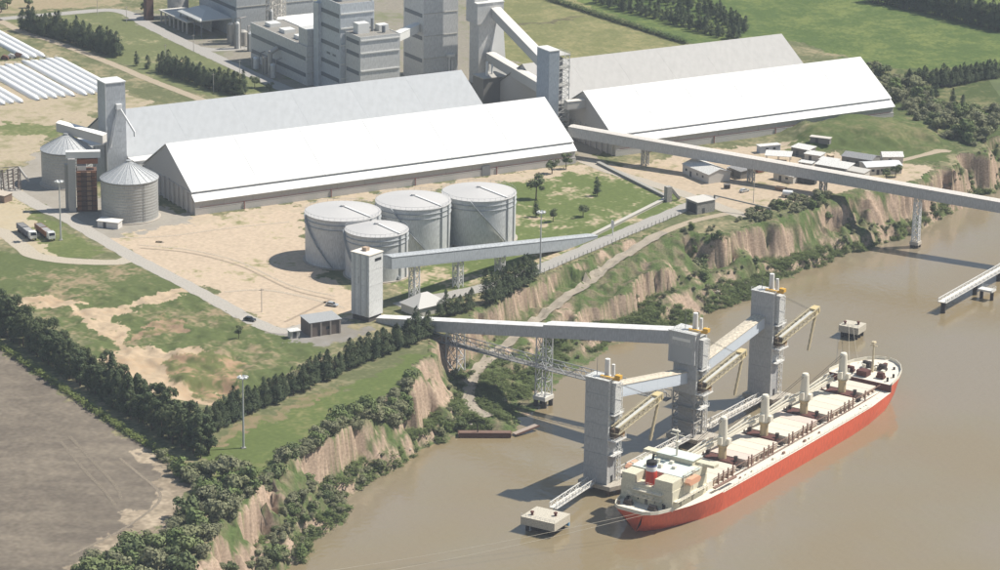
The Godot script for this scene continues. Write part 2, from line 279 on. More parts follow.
func hump(x: float, z: float, cx: float, cz: float, rx: float, rz: float, turn: float, h: float) -> float:
	var a := deg_to_rad(turn)
	var dx := x - cx
	var dz := z - cz
	var u := (dx * cos(a) - dz * sin(a)) / rx
	var w := (dx * sin(a) + dz * cos(a)) / rz
	var d := sqrt(u * u + w * w) + nz.get_noise_2d(x * 2.0, z * 2.0) * 0.25
	return h * smoothstep(1.0, 0.25 if h > 5.0 else 0.6, d)
func terrain(x: float, z: float) -> Vector2:
	var wx := x + nz.get_noise_2d(x * 1.6, z * 1.6) * 5.0 + nz2.get_noise_2d(x * 3.2, z * 3.2) * 1.9 + nz2.get_noise_2d(x * 11.0, z * 11.0) * 0.9
	var wz := z + nz.get_noise_2d(x * 1.6 + 500.0, z * 1.6) * 5.0 + nz2.get_noise_2d(x * 3.2, z * 3.2 + 300.0) * 1.9 + nz2.get_noise_2d(x * 11.0, z * 11.0 + 300.0) * 0.9
	var p := Vector2(wx, wz)
	if not Geometry2D.is_point_in_polygon(p, top_poly):
		var h := PL
		if x > 100 and z < -120:
			h += hump(x, z, 166, -224, 50, 34, 8, 6.8)
		if x < -40 and z > 60:
			h -= hump(x, z, -95, 136, 14, 15, 20, 3.4)
			h += hump(x, z, -102, 100, 12, 9, 0, 2.2)
			h -= hump(x, z, -118, 118, 10, 16, 30, 1.2)
			h += hump(x, z, -150, 88, 16, 8, -20, 1.5)
			h -= hump(x, z, -80, 128, 8, 10, 0, 2.0)
		if x < -50 and z > 20 and z < 175 and Geometry2D.is_point_in_polygon(Vector2(x, z), field_poly):
			h += (nz2.get_noise_2d(x * 2.6, z * 2.6) * 1.1 + nz2.get_noise_2d(x * 9.0, z * 9.0) * 0.45) * smoothstep(0.0, 8.0, near_line(Vector2(x, z), REGIONS.SCRUB).x)
		return Vector2(h, 0)
	if Geometry2D.is_point_in_polygon(p, shore_poly):
		return Vector2(-minf(near_line(p, SHORE).x * 0.3 + 0.05, 5.0), 2)
	var sw := 0.0
	var sh := 0.0
	for L in [[TOP, PL], [SHORE, 0.1], [FOOT1, -1.0], [RAMP, -1.0], [CUT, -1.0], [SHELF, -1.0], [SHELFF, -1.0], [SPUR, -1.0], [FOOT2, -1.0]]:
		var r := near_line(p, L[0])
		var hh: float = r.y if L[1] < 0 else L[1]
		var w := 1.0 / pow(r.x * r.x + 0.6, 1.9)
		sw += w
		sh += w * hh
	var h2 := sh / sw
	# slumped stretches lie as slopes between bare faces
	var ds := near_line(p, SHORE).x
	var dt := near_line(p, TOP).x
	if x < 2.0 or x > 66.0 or z > 130.0:
		var soft := smoothstep(-0.16, 0.2, nz.get_noise_2d(x * 1.1 + 90.0, z * 1.1 - 40.0)) * (0.95 if x < 2.0 else 0.5)
		h2 = lerpf(h2, PL * pow(ds / maxf(ds + dt, 0.1), 0.85), soft * smoothstep(-15.0, -24.0, x) if x < 2.0 and z < 120.0 else soft)
	h2 += nz2.get_noise_2d(x * 5.0, z * 5.0) * 0.9 * smoothstep(0.3, 4.0, h2) * smoothstep(17.0, 14.0, h2)
	# ledges where harder layers stand out
	h2 += sin(h2 * 1.5 + nz.get_noise_2d(x * 3.0, z * 3.0) * 5.0) * 0.55 * smoothstep(2.0, 5.0, h2) * smoothstep(16.8, 14.5, h2)
	return Vector2(clampf(h2, 0.05, PL), 1)
func Hq(x: float, z: float) -> float:
	var fx := (x - GX0) / GS
	var fz := (z - GZ0) / GS
	if fx < 0 or fz < 0 or fx >= gw - 1 or fz >= gh - 1: return PL
	var i := int(fx)
	var j := int(fz)
	var a := lerpf(hmap[j * gw + i], hmap[j * gw + i + 1], fx - i)
	var b := lerpf(hmap[(j + 1) * gw + i], hmap[(j + 1) * gw + i + 1], fx - i)
	return lerpf(a, b, fz - j)

const TX := 1536
const TZ := 1024
func fill_poly(ids: PackedByteArray, pts: Array, id: int) -> void:
	var k := pts.size()
	var P := []
	for p in pts: P.append(Vector2((p[0] + 300.0) / 600.0 * TX, (p[1] + 560.0) / 870.0 * TZ))
	var y0 := 1e9
	var y1 := -1e9
	for p in P:
		y0 = minf(y0, p.y); y1 = maxf(y1, p.y)
	for y in range(maxi(0, int(y0)), mini(TZ - 1, int(y1)) + 1):
		var xs := []
		var fy := y + 0.5
		for i in k:
			var a: Vector2 = P[i]
			var b: Vector2 = P[(i + 1) % k]
			if (a.y <= fy) != (b.y <= fy): xs.append(a.x + (fy - a.y) / (b.y - a.y) * (b.x - a.x))
		xs.sort()
		for q in range(0, xs.size() - 1, 2):
			for x in range(maxi(0, int(xs[q])), mini(TX, int(xs[q + 1]) + 1)): ids[y * TX + x] = id
func noise_bytes(freq: float, sd: int, oct: int, sx := 1.0) -> PackedByteArray:
	var f := FastNoiseLite.new()
	f.seed = sd
	f.frequency = freq
	f.fractal_octaves = oct
	f.noise_type = FastNoiseLite.TYPE_SIMPLEX_SMOOTH
	# texels are 0.39 m by 0.85 m: make the noise square on the ground
	var im := f.get_image(int(TX * 0.46 * sx), TZ, false, false, true)
	im.resize(TX, TZ, Image.INTERPOLATE_CUBIC)
	im.convert(Image.FORMAT_L8)
	return im.get_data()
func ground_texture() -> ImageTexture:
	var ids := PackedByteArray()
	ids.resize(TX * TZ)
	# what covers the ground: two matters, how much of the second, how sharp
	var kinds := [
		["", rgb(98, 102, 72), rgb(140, 130, 104), 0.55, 4.0],
		["TOPDIRT", rgb(150, 137, 112), rgb(112, 114, 82), 0.6, 4.0],
		["NORTHGRASS", rgb(104, 109, 75), rgb(148, 138, 110), 0.68, 5.0],
		["BACKYARD", rgb(136, 130, 118), rgb(108, 111, 84), 0.6, 4.0],
		["CENTREGAP", rgb(150, 142, 128), rgb(124, 118, 106), 0.5, 3.0],
		["PASTURE", rgb(113, 115, 77), rgb(134, 128, 92), 0.55, 4.0],
		["TRACK", rgb(92, 90, 68), rgb(112, 106, 80), 0.5, 4.0],
		["GREENFIELD", rgb(82, 98, 56), rgb(104, 113, 66), 0.55, 4.0],
		["SHRUBLAND", rgb(78, 88, 56), rgb(116, 112, 82), 0.58, 5.0],
		["LEFTDIRT", rgb(166, 153, 131), rgb(128, 124, 94), 0.6, 5.0],
		["LEFTGREEN", rgb(102, 110, 70), rgb(140, 131, 102), 0.6, 4.0],
		["PAVED", rgb(154, 148, 138), rgb(138, 132, 121), 0.55, 3.0],
		["SCRUB", rgb(90, 99, 63), rgb(136, 122, 98), 0.6, 6.0],
		["APRON", rgb(178, 166, 142), rgb(164, 151, 126), 0.5, 3.0],
		["ISLAND", rgb(98, 107, 66), rgb(122, 120, 84), 0.6, 4.0],
		["LAWN", rgb(96, 107, 64), rgb(164, 149, 127), 0.59, 8.0],
		["RAMPLAWN", rgb(95, 101, 66), rgb(138, 126, 100), 0.55, 5.0],
		["YARD", rgb(180, 163, 142), rgb(122, 120, 86), 0.7, 7.0],
		["WALLSTRIP", rgb(174, 159, 138), rgb(114, 115, 80), 0.73, 7.0],
		["RIGHTYARD", rgb(174, 158, 137), rgb(122, 118, 88), 0.68, 6.0],
		["MOUND", rgb(86, 97, 60), rgb(112, 108, 78), 0.6, 4.0],
		["SUBST", rgb(142, 138, 132), rgb(124, 119, 110), 0.5, 4.0],
		["PIT3", rgb(160, 134, 108), rgb(98, 102, 66), 0.56, 7.0],
		["PIT1", rgb(178, 159, 134), rgb(158, 137, 112), 0.6, 4.0],
		["PIT2", rgb(152, 129, 106), rgb(104, 102, 70), 0.55, 6.0],
		["FIELD", rgb(104, 96, 86), rgb(121, 112, 99), 0.52, 3.0],
		["FIELDEDGE", rgb(132, 120, 103), rgb(164, 150, 130), 0.5, 3.5],
		["BLUFFLAWN", rgb(93, 104, 62), rgb(116, 114, 78), 0.64, 5.0],
		["BLUFFDIRT", rgb(134, 120, 94), rgb(96, 102, 66), 0.52, 5.0],
	]
	for i in range(1, kinds.size()): fill_poly(ids, REGIONS[kinds[i][0]], i)
	var a := noise_bytes(0.022, 11, 4)
	var b := noise_bytes(0.11, 12, 3)
	var c := noise_bytes(0.4, 13, 2)
	var w := noise_bytes(0.06, 14, 3)
	var w2 := noise_bytes(0.06, 15, 3)
	var s := noise_bytes(0.09, 16, 3, 0.25)
	var ca := PackedFloat32Array()
	for k in kinds:
		for e in [k[1].r, k[1].g, k[1].b, k[2].r, k[2].g, k[2].b, k[3], k[4]]: ca.append(e)
	var fid := 0
	for i in kinds.size():
		if kinds[i][0] == "FIELD": fid = i
	var out := PackedByteArray()
	out.resize(TX * TZ * 3)
	var i := 0
	for y in TZ:
		for x in TX:
			var yy := clampi(y + (w[i] - 128) / 16 + (c[i] - 128) / 40, 0, TZ - 1)
			var xx := clampi(x + (w2[i] - 128) / 8 + (b[i] - 128) / 18, 0, TX - 1)
			var id: int = ids[yy * TX + xx]
			var k := id * 8
			var fine := c[i] / 255.0
			var v := a[i] / 255.0 * 0.4 + b[i] / 255.0 * 0.34 + fine * 0.26
			if id == fid: v = v * 0.55 + s[i] / 255.0 * 0.45
			var t := clampf((v - ca[k + 6]) * ca[k + 7] + 0.5, 0.0, 1.0)
			var g := (0.86 + fine * 0.16 + b[i] / 255.0 * 0.06 + a[i] / 255.0 * 0.06) * 255.0
			out[i * 3] = mini(255, int((ca[k] + (ca[k + 3] - ca[k]) * t) * g))
			out[i * 3 + 1] = mini(255, int((ca[k + 1] + (ca[k + 4] - ca[k + 1]) * t) * g))
			out[i * 3 + 2] = mini(255, int((ca[k + 2] + (ca[k + 5] - ca[k + 2]) * t) * g))
			i += 1
	return ImageTexture.create_from_image(Image.create_from_data(TX, TZ, false, Image.FORMAT_RGB8, out))

func build_terrain() -> void:
	nz.seed = 5; nz.frequency = 0.02; nz.fractal_octaves = 3
	nz2.seed = 9; nz2.frequency = 0.04; nz2.fractal_octaves = 2
	for p in TOP: top_poly.append(Vector2(p[0], p[1]))
	for p in [[900, -1100], [1500, 900], [-100, 900]]: top_poly.append(Vector2(p[0], p[1]))
	for p in SHORE: shore_poly.append(Vector2(p[0], p[1]))
	for p in [[910, -1090], [1500, 900], [-80, 900]]: shore_poly.append(Vector2(p[0], p[1]))
	for p in REGIONS.SCRUB: field_poly.append(Vector2(p[0], p[1]))
	gw = int((GX1 - GX0) / GS) + 1
	gh = int((GZ1 - GZ0) / GS) + 1
	hmap.resize(gw * gh)
	bank.resize(gw * gh)
	for j in gh:
		for i in gw:
			var r := terrain(GX0 + i * GS, GZ0 + j * GS)
			hmap[j * gw + i] = r.x
			bank[j * gw + i] = int(r.y)
	# normals
	var nrm := PackedVector3Array()
	nrm.resize(gw * gh)
	for j in gh:
		for i in gw:
			var dx := hmap[j * gw + mini(i + 1, gw - 1)] - hmap[j * gw + maxi(i - 1, 0)]
			var dz := hmap[mini(j + 1, gh - 1) * gw + i] - hmap[maxi(j - 1, 0) * gw + i]
			nrm[j * gw + i] = Vector3(-dx, 2 * GS, -dz).normalized()
	var gv := PackedVector3Array(); var gn := PackedVector3Array(); var gu := PackedVector2Array()
	var bv := PackedVector3Array(); var bn := PackedVector3Array(); var bc := PackedColorArray()
	# river bank colours (linear base colours): bare loess, scrub grass, wet mud
	var cols := PackedColorArray()
	cols.resize(gw * gh)
	for j in gh:
		for i in gw:
			var k := j * gw + i
			if bank[k] == 0 and not (i > 0 and j > 0 and i < gw - 1 and j < gh - 1 and (bank[k - 1] + bank[k + 1] + bank[k - gw] + bank[k + gw]) > 0): continue
			var x := GX0 + i * GS
			var z := GZ0 + j * GS
			var n1 := nz.get_noise_2d(x * 2.2, z * 2.2)
			var n2 := nz2.get_noise_2d(x * 4.0, z * 4.0 + hmap[k] * 9.0)
			var n3 := nz2.get_noise_2d(x * 1.2 + 70.0, z * 1.2 + hmap[k] * 14.0)
			var steep := 1.0 - nrm[k].y
			var lay := nz2.get_noise_2d(hmap[k] * 22.0, (x + z) * 0.7)
			var bare := smoothstep(0.3, 0.5, steep + n1 * 0.75 + n2 * 0.22)
			var loess := Color(0.50, 0.38, 0.285).lerp(Color(0.42, 0.315, 0.232), clampf(0.5 + n3 * 0.9 + lay * 0.9 + n2 * 0.5, 0, 1))
			var grass := Color(0.11, 0.15, 0.055).lerp(Color(0.23, 0.20, 0.125), clampf(0.38 + n2 * 1.5 + n1 * 0.6, 0, 1))
			var q := grass.lerp(loess, bare)
			cols[k] = q
	for j in gh - 1:
		for i in gw - 1:
			var k := j * gw + i
			var s := bank[k] + bank[k + 1] + bank[k + gw] + bank[k + gw + 1]
			var K := [k, k + 1, k + gw + 1, k, k + gw + 1, k + gw]
			if hmap[k] < -4.9: continue
			for e in K:
				var ii: int = e % gw
				var jj: int = e / gw
				var P := Vector3(GX0 + ii * GS, hmap[e], GZ0 + jj * GS)
				if s == 0:
					gv.append(P); gn.append(nrm[e])
					gu.append(Vector2((P.x + 300.0) / 600.0, (P.z + 560.0) / 870.0))
				else:
					bv.append(P); bn.append(nrm[e]); bc.append(cols[e])
	# the flat plateau round the surveyed part
	var flats := [[-300, -560, GX0, GZ1], [GX0, -560, 238, GZ0], [238, -560, 300, -345]]
	for r in flats:
		var n := int((r[2] - r[0]) / 20.0)
		for q in n:
			var xa: float = lerpf(r[0], r[2], float(q) / n)
			var xb: float = lerpf(r[0], r[2], float(q + 1) / n)
			for e in [[xa, r[1]], [xb, r[1]], [xb, r[3]], [xa, r[1]], [xb, r[3]], [xa, r[3]]]:
				gv.append(Vector3(e[0], PL, e[1])); gn.append(Vector3.UP)
				gu.append(Vector2((e[0] + 300.0) / 600.0, (e[1] + 560.0) / 870.0))
	var ga := []
	ga.resize(Mesh.ARRAY_MAX)
	ga[Mesh.ARRAY_VERTEX] = gv; ga[Mesh.ARRAY_NORMAL] = gn; ga[Mesh.ARRAY_TEX_UV] = gu
	var gm := ArrayMesh.new()
	gm.add_surface_from_arrays(Mesh.PRIMITIVE_TRIANGLES, ga)
	var gmat := StandardMaterial3D.new()
	gmat.albedo_texture = ground_texture()
	gmat.roughness = 1.0
	gmat.metallic_specular = 0.1
	struct("ground", gm, gmat)
	var ba := []
	ba.resize(Mesh.ARRAY_MAX)
	ba[Mesh.ARRAY_VERTEX] = bv; ba[Mesh.ARRAY_NORMAL] = bn; ba[Mesh.ARRAY_COLOR] = bc
	var bm := ArrayMesh.new()
	bm.add_surface_from_arrays(Mesh.PRIMITIVE_TRIANGLES, ba)
	var bmat := StandardMaterial3D.new()
	bmat.vertex_color_use_as_albedo = true
	bmat.albedo_texture = grain
	bmat.uv1_triplanar = true
	bmat.uv1_world_triplanar = true
	bmat.uv1_scale = Vector3(0.06, 0.06, 0.06)
	bmat.roughness = 1.0
	bmat.metallic_specular = 0.1
	struct("river_bank", bm, bmat)
	# farther plateau and river, out to the horizon
	var far := B.new()
	var y := PL - 0.05
	for r in [[-4000, -4000, -300, 4000], [-300, -4000, 238, -560], [-300, 330, -120, 4000]]:
		far.quad(Vector3(r[0], y, r[3]), Vector3(r[2], y, r[3]), Vector3(r[2], y, r[1]), Vector3(r[0], y, r[1]))
	far.quad(Vector3(238, y, -4000), Vector3(238, y, -268), Vector3(900, y, -1120), Vector3(3000, y, -4000))
	struct("terrain", far, M(rgb(92, 103, 62), 1.0, 0, coarse, 0.01))
	var wat := B.new()
	# silt clouds in the water: patches of a yellower and a greyer brown
	wat.use_c = true
	var xs := [-400.0]
	var zs := [-4000.0, -1200.0]
	for k in 62: xs.append(-110.0 + k * 8.0)
	for k in 88: zs.append(-340.0 + k * 8.0)
	xs.append(1200.0); xs.append(5000.0)
	zs.append(1200.0); zs.append(4000.0)
	for i in xs.size() - 1:
		for j in zs.size() - 1:
			wat.v.append_array([Vector3(xs[i], 0, zs[j]), Vector3(xs[i + 1], 0, zs[j]), Vector3(xs[i + 1], 0, zs[j + 1]), Vector3(xs[i], 0, zs[j]), Vector3(xs[i + 1], 0, zs[j + 1]), Vector3(xs[i], 0, zs[j + 1])])
			for e in [[i, j], [i + 1, j], [i + 1, j + 1], [i, j], [i + 1, j + 1], [i, j + 1]]:
				var q := nz.get_noise_2d((xs[e[0]] + zs[e[1]] * 0.7) * 0.5, (zs[e[1]] - xs[e[0]] * 0.7) * 0.22 + 900.0)
				wat.n.append(Vector3.UP)
				wat.c.append(Color(0.225, 0.178, 0.102).lerp(Color(0.228, 0.192, 0.13), clampf(0.5 + q * 1.6, 0, 1)))
	var wm := StandardMaterial3D.new()
	wm.vertex_color_use_as_albedo = true
	wm.uv1_triplanar = true; wm.uv1_world_triplanar = true
	wm.uv1_scale = Vector3(0.022, 0.022, 0.022)
	wm.roughness = 0.07
	wm.normal_enabled = true
	wm.normal_texture = wavy
	wm.normal_scale = 0.1
	struct("river", wat, wm)

func ribbon(called: String, L: Array, w: float, m: Material, lift := 0.06) -> void:
	var b := B.new()
	var pts := []
	for i in L.size() - 1:
		var a := Vector2(L[i][0], L[i][1])
		var e := Vector2(L[i + 1][0], L[i + 1][1])
		var a0 := Vector2(L[maxi(i - 1, 0)][0], L[maxi(i - 1, 0)][1])
		var e1 := Vector2(L[mini(i + 2, L.size() - 1)][0], L[mini(i + 2, L.size() - 1)][1])
		var n := maxi(1, int(a.distance_to(e) / 2.0))
		for k in n: pts.append(a.cubic_interpolate(e, a0, e1, float(k) / n))
	pts.append(Vector2(L[-1][0], L[-1][1]))
	var prev := []
	for i in pts.size():
		var d: Vector2 = (pts[mini(i + 1, pts.size() - 1)] - pts[maxi(i - 1, 0)]).normalized()
		var s := Vector2(-d.y, d.x)
		var row := []
		for k in 5:
			var o: float = (k - 2) / 4.0 * w * (1.0 + 0.14 * nz2.get_noise_2d(pts[i].x * 3 + k * 90, pts[i].y * 3))
			var q: Vector2 = pts[i] + s * o
			row.append(Vector3(q.x, Hq(q.x, q.y) + lift, q.y))
		if prev:
			for k in 4: b.quad(prev[k], prev[k + 1], row[k + 1], row[k])
		prev = row
	struct(called, b, m)

# ---------------------------------------------------------------- stores and plant
func warehouse(u0: float, n0: float, L: float, roof_m: Material, wall_m: Material, label: String, pilasters: bool) -> void:
	var wd := 54.7
	var he := 5.9
	var ko := 3.0
	var hk := 9.2
	var hr := 23.7
	var t := thing("grain_store", label, "warehouse", site(u0, n0), SITE_A, "gabled bulk grain stores")
	var dark := M(rgb(92, 88, 84), 0.9, 0, grain, 0.15)
	# walls: long sides of precast panels, gable ends in one plane
	var step := L / 14.0
	for k in 14:
		part(t, "wall_panel", B.new().box(k * step + 0.04, 0, -0.35, (k + 1) * step - 0.04, he - 0.1, 0), wall_m)
		part(t, "wall_panel", B.new().box(k * step + 0.04, 0, -wd, (k + 1) * step - 0.04, he - 0.1, -wd + 0.35), wall_m)
	part(t, "plinth", B.new().box(-0.15, 0, 0.003, L + 0.15, 2.6, 0.35), wall_m)
	part(t, "wall_ledge", B.new().box(-0.15, 2.603, 0.004, L + 0.15, 2.75, 0.42), wall_m)
	for x in [0.02, L - 0.42]:
		var g := B.new()
		var pts := [Vector2(-wd + 0.36, 0), Vector2(-0.36, 0), Vector2(-0.36, he), Vector2(-ko, hk - 0.4), Vector2(-wd / 2, hr - 0.4), Vector2(-wd + ko, hk - 0.4), Vector2(-wd + 0.36, he)]
		# prism extrudes along z: build in (z, y) and turn
		for i in range(1, pts.size() - 1):
			g.tri(Vector3(x, pts[0].y, pts[0].x), Vector3(x, pts[i].y, pts[i].x), Vector3(x, pts[i + 1].y, pts[i + 1].x))
			g.tri(Vector3(x + 0.4, pts[0].y, pts[0].x), Vector3(x + 0.4, pts[i + 1].y, pts[i + 1].x), Vector3(x + 0.4, pts[i].y, pts[i].x))
		for i in pts.size():
			var a: Vector2 = pts[i]
			var e: Vector2 = pts[(i + 1) % pts.size()]
			g.quad(Vector3(x, a.y, a.x), Vector3(x, e.y, e.x), Vector3(x + 0.4, e.y, e.x), Vector3(x + 0.4, a.y, a.x))
		part(t, "gable_wall", g, wall_m)
	if pilasters:
		for k in 12:
			var z := -2.0 - k * 4.6
			part(t, "pilaster", B.new().box(-0.75, 0, z - 0.45, 0.017, 7.6 + minf(k, 11 - k) * 0.35, z + 0.45), wall_m)
		part(t, "gable_rail", B.new().box(-0.35, 8.4, -wd + 2.5, 0.016, 8.8, -2.5), wall_m)
	# roof: a steep eave strip below the main slope, in bays
	var bays := 6
	var bl := L / bays
	for k in bays:
		var xa := k * bl - (0.5 if k == 0 else -0.015)
		var xb := (k + 1) * bl + (0.5 if k == bays - 1 else -0.015)
		for side in [1, -1]:
			var f := func(off: float, y: float, x: float) -> Vector3: return Vector3(x, y, (-off if side == 1 else -wd + off))
			var a := B.new()
			var e := B.new()
			if side == 1:
				a.hexa([f.call(ko - 0.75, hk - 0.35, xa), f.call(ko - 0.75, hk - 0.35, xb), f.call(wd / 2, hr - 0.3, xb), f.call(wd / 2, hr - 0.3, xa), f.call(ko - 0.75, hk - 0.05, xa), f.call(ko - 0.75, hk - 0.05, xb), f.call(wd / 2, hr, xb), f.call(wd / 2, hr, xa)])
				e.hexa([f.call(-0.7, he - 0.35, xa), f.call(-0.7, he - 0.35, xb), f.call(ko, hk - 0.85, xb), f.call(ko, hk - 0.85, xa), f.call(-0.7, he - 0.1, xa), f.call(-0.7, he - 0.1, xb), f.call(ko, hk - 0.6, xb), f.call(ko, hk - 0.6, xa)])
			else:
				a.hexa([f.call(wd / 2, hr - 0.3, xa), f.call(wd / 2, hr - 0.3, xb), f.call(ko - 0.75, hk - 0.35, xb), f.call(ko - 0.75, hk - 0.35, xa), f.call(wd / 2, hr, xa), f.call(wd / 2, hr, xb), f.call(ko - 0.75, hk - 0.05, xb), f.call(ko - 0.75, hk - 0.05, xa)])
				e.hexa([f.call(ko, hk - 0.85, xa), f.call(ko, hk - 0.85, xb), f.call(-0.7, he - 0.35, xb), f.call(-0.7, he - 0.35, xa), f.call(ko, hk - 0.6, xa), f.call(ko, hk - 0.6, xb), f.call(-0.7, he - 0.1, xb), f.call(-0.7, he - 0.1, xa)])
			part(t, "roof_panel", a, roof_m)
			part(t, "eave_panel", e, roof_m)
	for k in range(1, bays) if pilasters else []:
		for side in [0, 1]:
			var a := Vector3(k * bl, hk + 0.0, -(ko - 0.7) if side == 0 else -wd + ko - 0.7)
			part(t, "roof_seam", B.new().bar(a, Vector3(k * bl, hr + 0.03, -wd / 2), 0.3, 0.16), roof_m)
	part(t, "clerestory_strip", B.new().box(0.5, hk - 1.4, -ko - 0.3, L - 0.5, hk - 0.5, -ko - 0.1), dark)
	part(t, "water_pipe", B.new().bar(Vector3(2, 3.2, 0.25), Vector3(L - 2, 3.2, 0.25), 0.14, 0.14), M(rgb(128, 86, 74), 0.7))
	for k in 4:
		part(t, "hydrant_riser", B.new().tube(Vector3(L * (0.12 + 0.22 * k), 0, 0.62), Vector3(L * (0.12 + 0.22 * k), 3.3, 0.62), 0.2, 0.2, 8), M(rgb(120, 60, 52), 0.7))
	part(t, "door", B.new().box(L * 0.74, 0.0, 0.36, L * 0.74 + 4.0, 4.2, 0.62), M(rgb(120, 122, 124), 0.6))

func tank(x: float, z: float, R: float, h: float, label: String, stair_a: float) -> void:
	var t := thing("storage_tank", label, "tank", Vector3(x, PL, z), 0, "steel storage tanks in the sand yard")
	var shell := M(rgb(198, 200, 200), 0.5, 0.0, runs, 0.05)
	var dk := M(rgb(152, 156, 158), 0.6)
	part(t, "shell", B.new().lathe(Vector3.ZERO, [[R, 0], [R, h]], 56), shell)
	for y in [h * 0.8, h * 0.9]:
		part(t, "stiffening_ring", B.new().lathe(Vector3.ZERO, [[R + 0.01, y - 0.18], [R + 0.3, y - 0.1], [R + 0.3, y + 0.1], [R + 0.01, y + 0.18]], 56), dk)
	var roof := part(t, "roof", B.new().lathe(Vector3.ZERO, [[R + 0.01, h - 0.3], [R + 0.25, h - 0.28], [R + 0.25, h + 0.02], [0.9, h + 1.9], [0.9, h + 2.5], [0.0, h + 2.6]], 56), M(rgb(192, 190, 187), 0.6, 0.0, fine, 0.12))
	var rail := B.new()
	for k in 40:
		var a := TAU * k / 40
		var b := TAU * (k + 1) / 40
		var p := Vector3(cos(a) * R, h, sin(a) * R)
		var q := Vector3(cos(b) * R, h, sin(b) * R)
		rail.bar(p + Vector3.UP * 1.1, q + Vector3.UP * 1.1, 0.07, 0.07)
		rail.bar(p, p + Vector3.UP * 1.1, 0.07, 0.07)
	part(roof, "handrail", rail, dk)
	var wa := deg_to_rad(38)
	part(roof, "catwalk", B.new().bar(Vector3(1.0 * cos(wa), h + 2.15, 1.0 * sin(wa)), Vector3((R - 0.3) * cos(wa), h + 0.35, (R - 0.3) * sin(wa)), 0.9, 0.25), M(rgb(205, 205, 202), 0.6))
	var st := B.new()
	for k in 26:
		var a0 := deg_to_rad(stair_a + 62.0 * k / 26)
		var a1 := deg_to_rad(stair_a + 62.0 * (k + 1) / 26)
		var r := R + 0.55
		st.bar(Vector3(cos(a0) * r, h * k / 26.0, sin(a0) * r), Vector3(cos(a1) * r, h * (k + 1) / 26.0, sin(a1) * r), 0.8, 0.3)
		st.bar(Vector3(cos(a0) * (r + 0.4), h * k / 26.0 + 1.0, sin(a0) * (r + 0.4)), Vector3(cos(a1) * (r + 0.4), h * (k + 1) / 26.0 + 1.0, sin(a1) * (r + 0.4)), 0.08, 0.08)
	part(t, "stairway", st, dk)
	for a in [22.0, 40.0]:
		var e := Vector3(cos(deg_to_rad(a)), 0, sin(deg_to_rad(a))) * (R + 0.3)
		part(t, "down_pipe", B.new().tube(e, e + Vector3.UP * h, 0.22, 0.22, 8), M(rgb(140, 146, 150), 0.5))
	part(t, "manhole", B.new().tube(Vector3(R * 0.72, 1.2, R * 0.69), Vector3(R * 0.72 + 0.5, 1.2, R * 0.69 + 0.5), 0.7, 0.7, 12), dk)
	part(t, "foundation", B.new().lathe(Vector3.ZERO, [[R + 0.9, 0], [R + 0.9, 0.35], [R + 0.02, 0.4]], 48), M(rgb(160, 152, 140), 0.9))

func cone_silo(x: float, z: float, R: float, h: float, cone: float, label: String) -> Node3D:
	var t := thing("grain_silo", label, "silo", Vector3(x, PL, z), 0, "conical roofed grain silos")
	var sm := M(rgb(176, 176, 172), 0.5, 0.25, runs, 0.06)
	var prof := []
	var rows := int(h / 1.1)
	for k in rows:
		prof.append([R, h * k / rows]); prof.append([R + 0.1, h * (k + 0.5) / rows])
	prof.append([R, h])
	part(t, "shell", B.new().lathe(Vector3.ZERO, prof, 48), sm)
	var roof := part(t, "roof", B.new().lathe(Vector3.ZERO, [[R + 0.4, h - 0.25], [R + 0.4, h], [1.1, h + cone], [1.1, h + cone + 0.8], [0, h + cone + 0.9]], 48), M(rgb(196, 198, 198), 0.45, 0.2, grain, 0.1))
	var ribs := B.new()
	for k in 24:
		var a := TAU * k / 24
		ribs.bar(Vector3(cos(a) * (R + 0.3), h + 0.12, sin(a) * (R + 0.3)), Vector3(cos(a) * 1.2, h + cone + 0.05, sin(a) * 1.2), 0.22, 0.2)
	part(roof, "roof_ribs", ribs, M(rgb(180, 182, 182), 0.5))
	part(t, "eave_ring", B.new().lathe(Vector3.ZERO, [[R + 0.12, h - 0.7], [R + 0.3, h - 0.6], [R + 0.3, h - 0.4], [R + 0.12, h - 0.35]], 48), M(rgb(120, 120, 116), 0.7))
	var lad := B.new()
	for s in [-0.3, 0.3]: lad.bar(Vector3(R * 0.6 + s, 0, R * 0.82), Vector3(R * 0.6 + s, h, R * 0.82), 0.1, 0.1)
	for k in int(h / 0.8): lad.bar(Vector3(R * 0.6 - 0.3, k * 0.8 + 0.4, R * 0.82), Vector3(R * 0.6 + 0.3, k * 0.8 + 0.4, R * 0.82), 0.07, 0.07)
	part(t, "ladder", lad, M(rgb(110, 112, 112), 0.6))
	part(t, "foundation", B.new().lathe(Vector3.ZERO, [[R + 1.0, 0], [R + 1.0, 0.4], [R + 0.05, 0.45]], 40), M(rgb(168, 160, 148), 0.9))
	return t

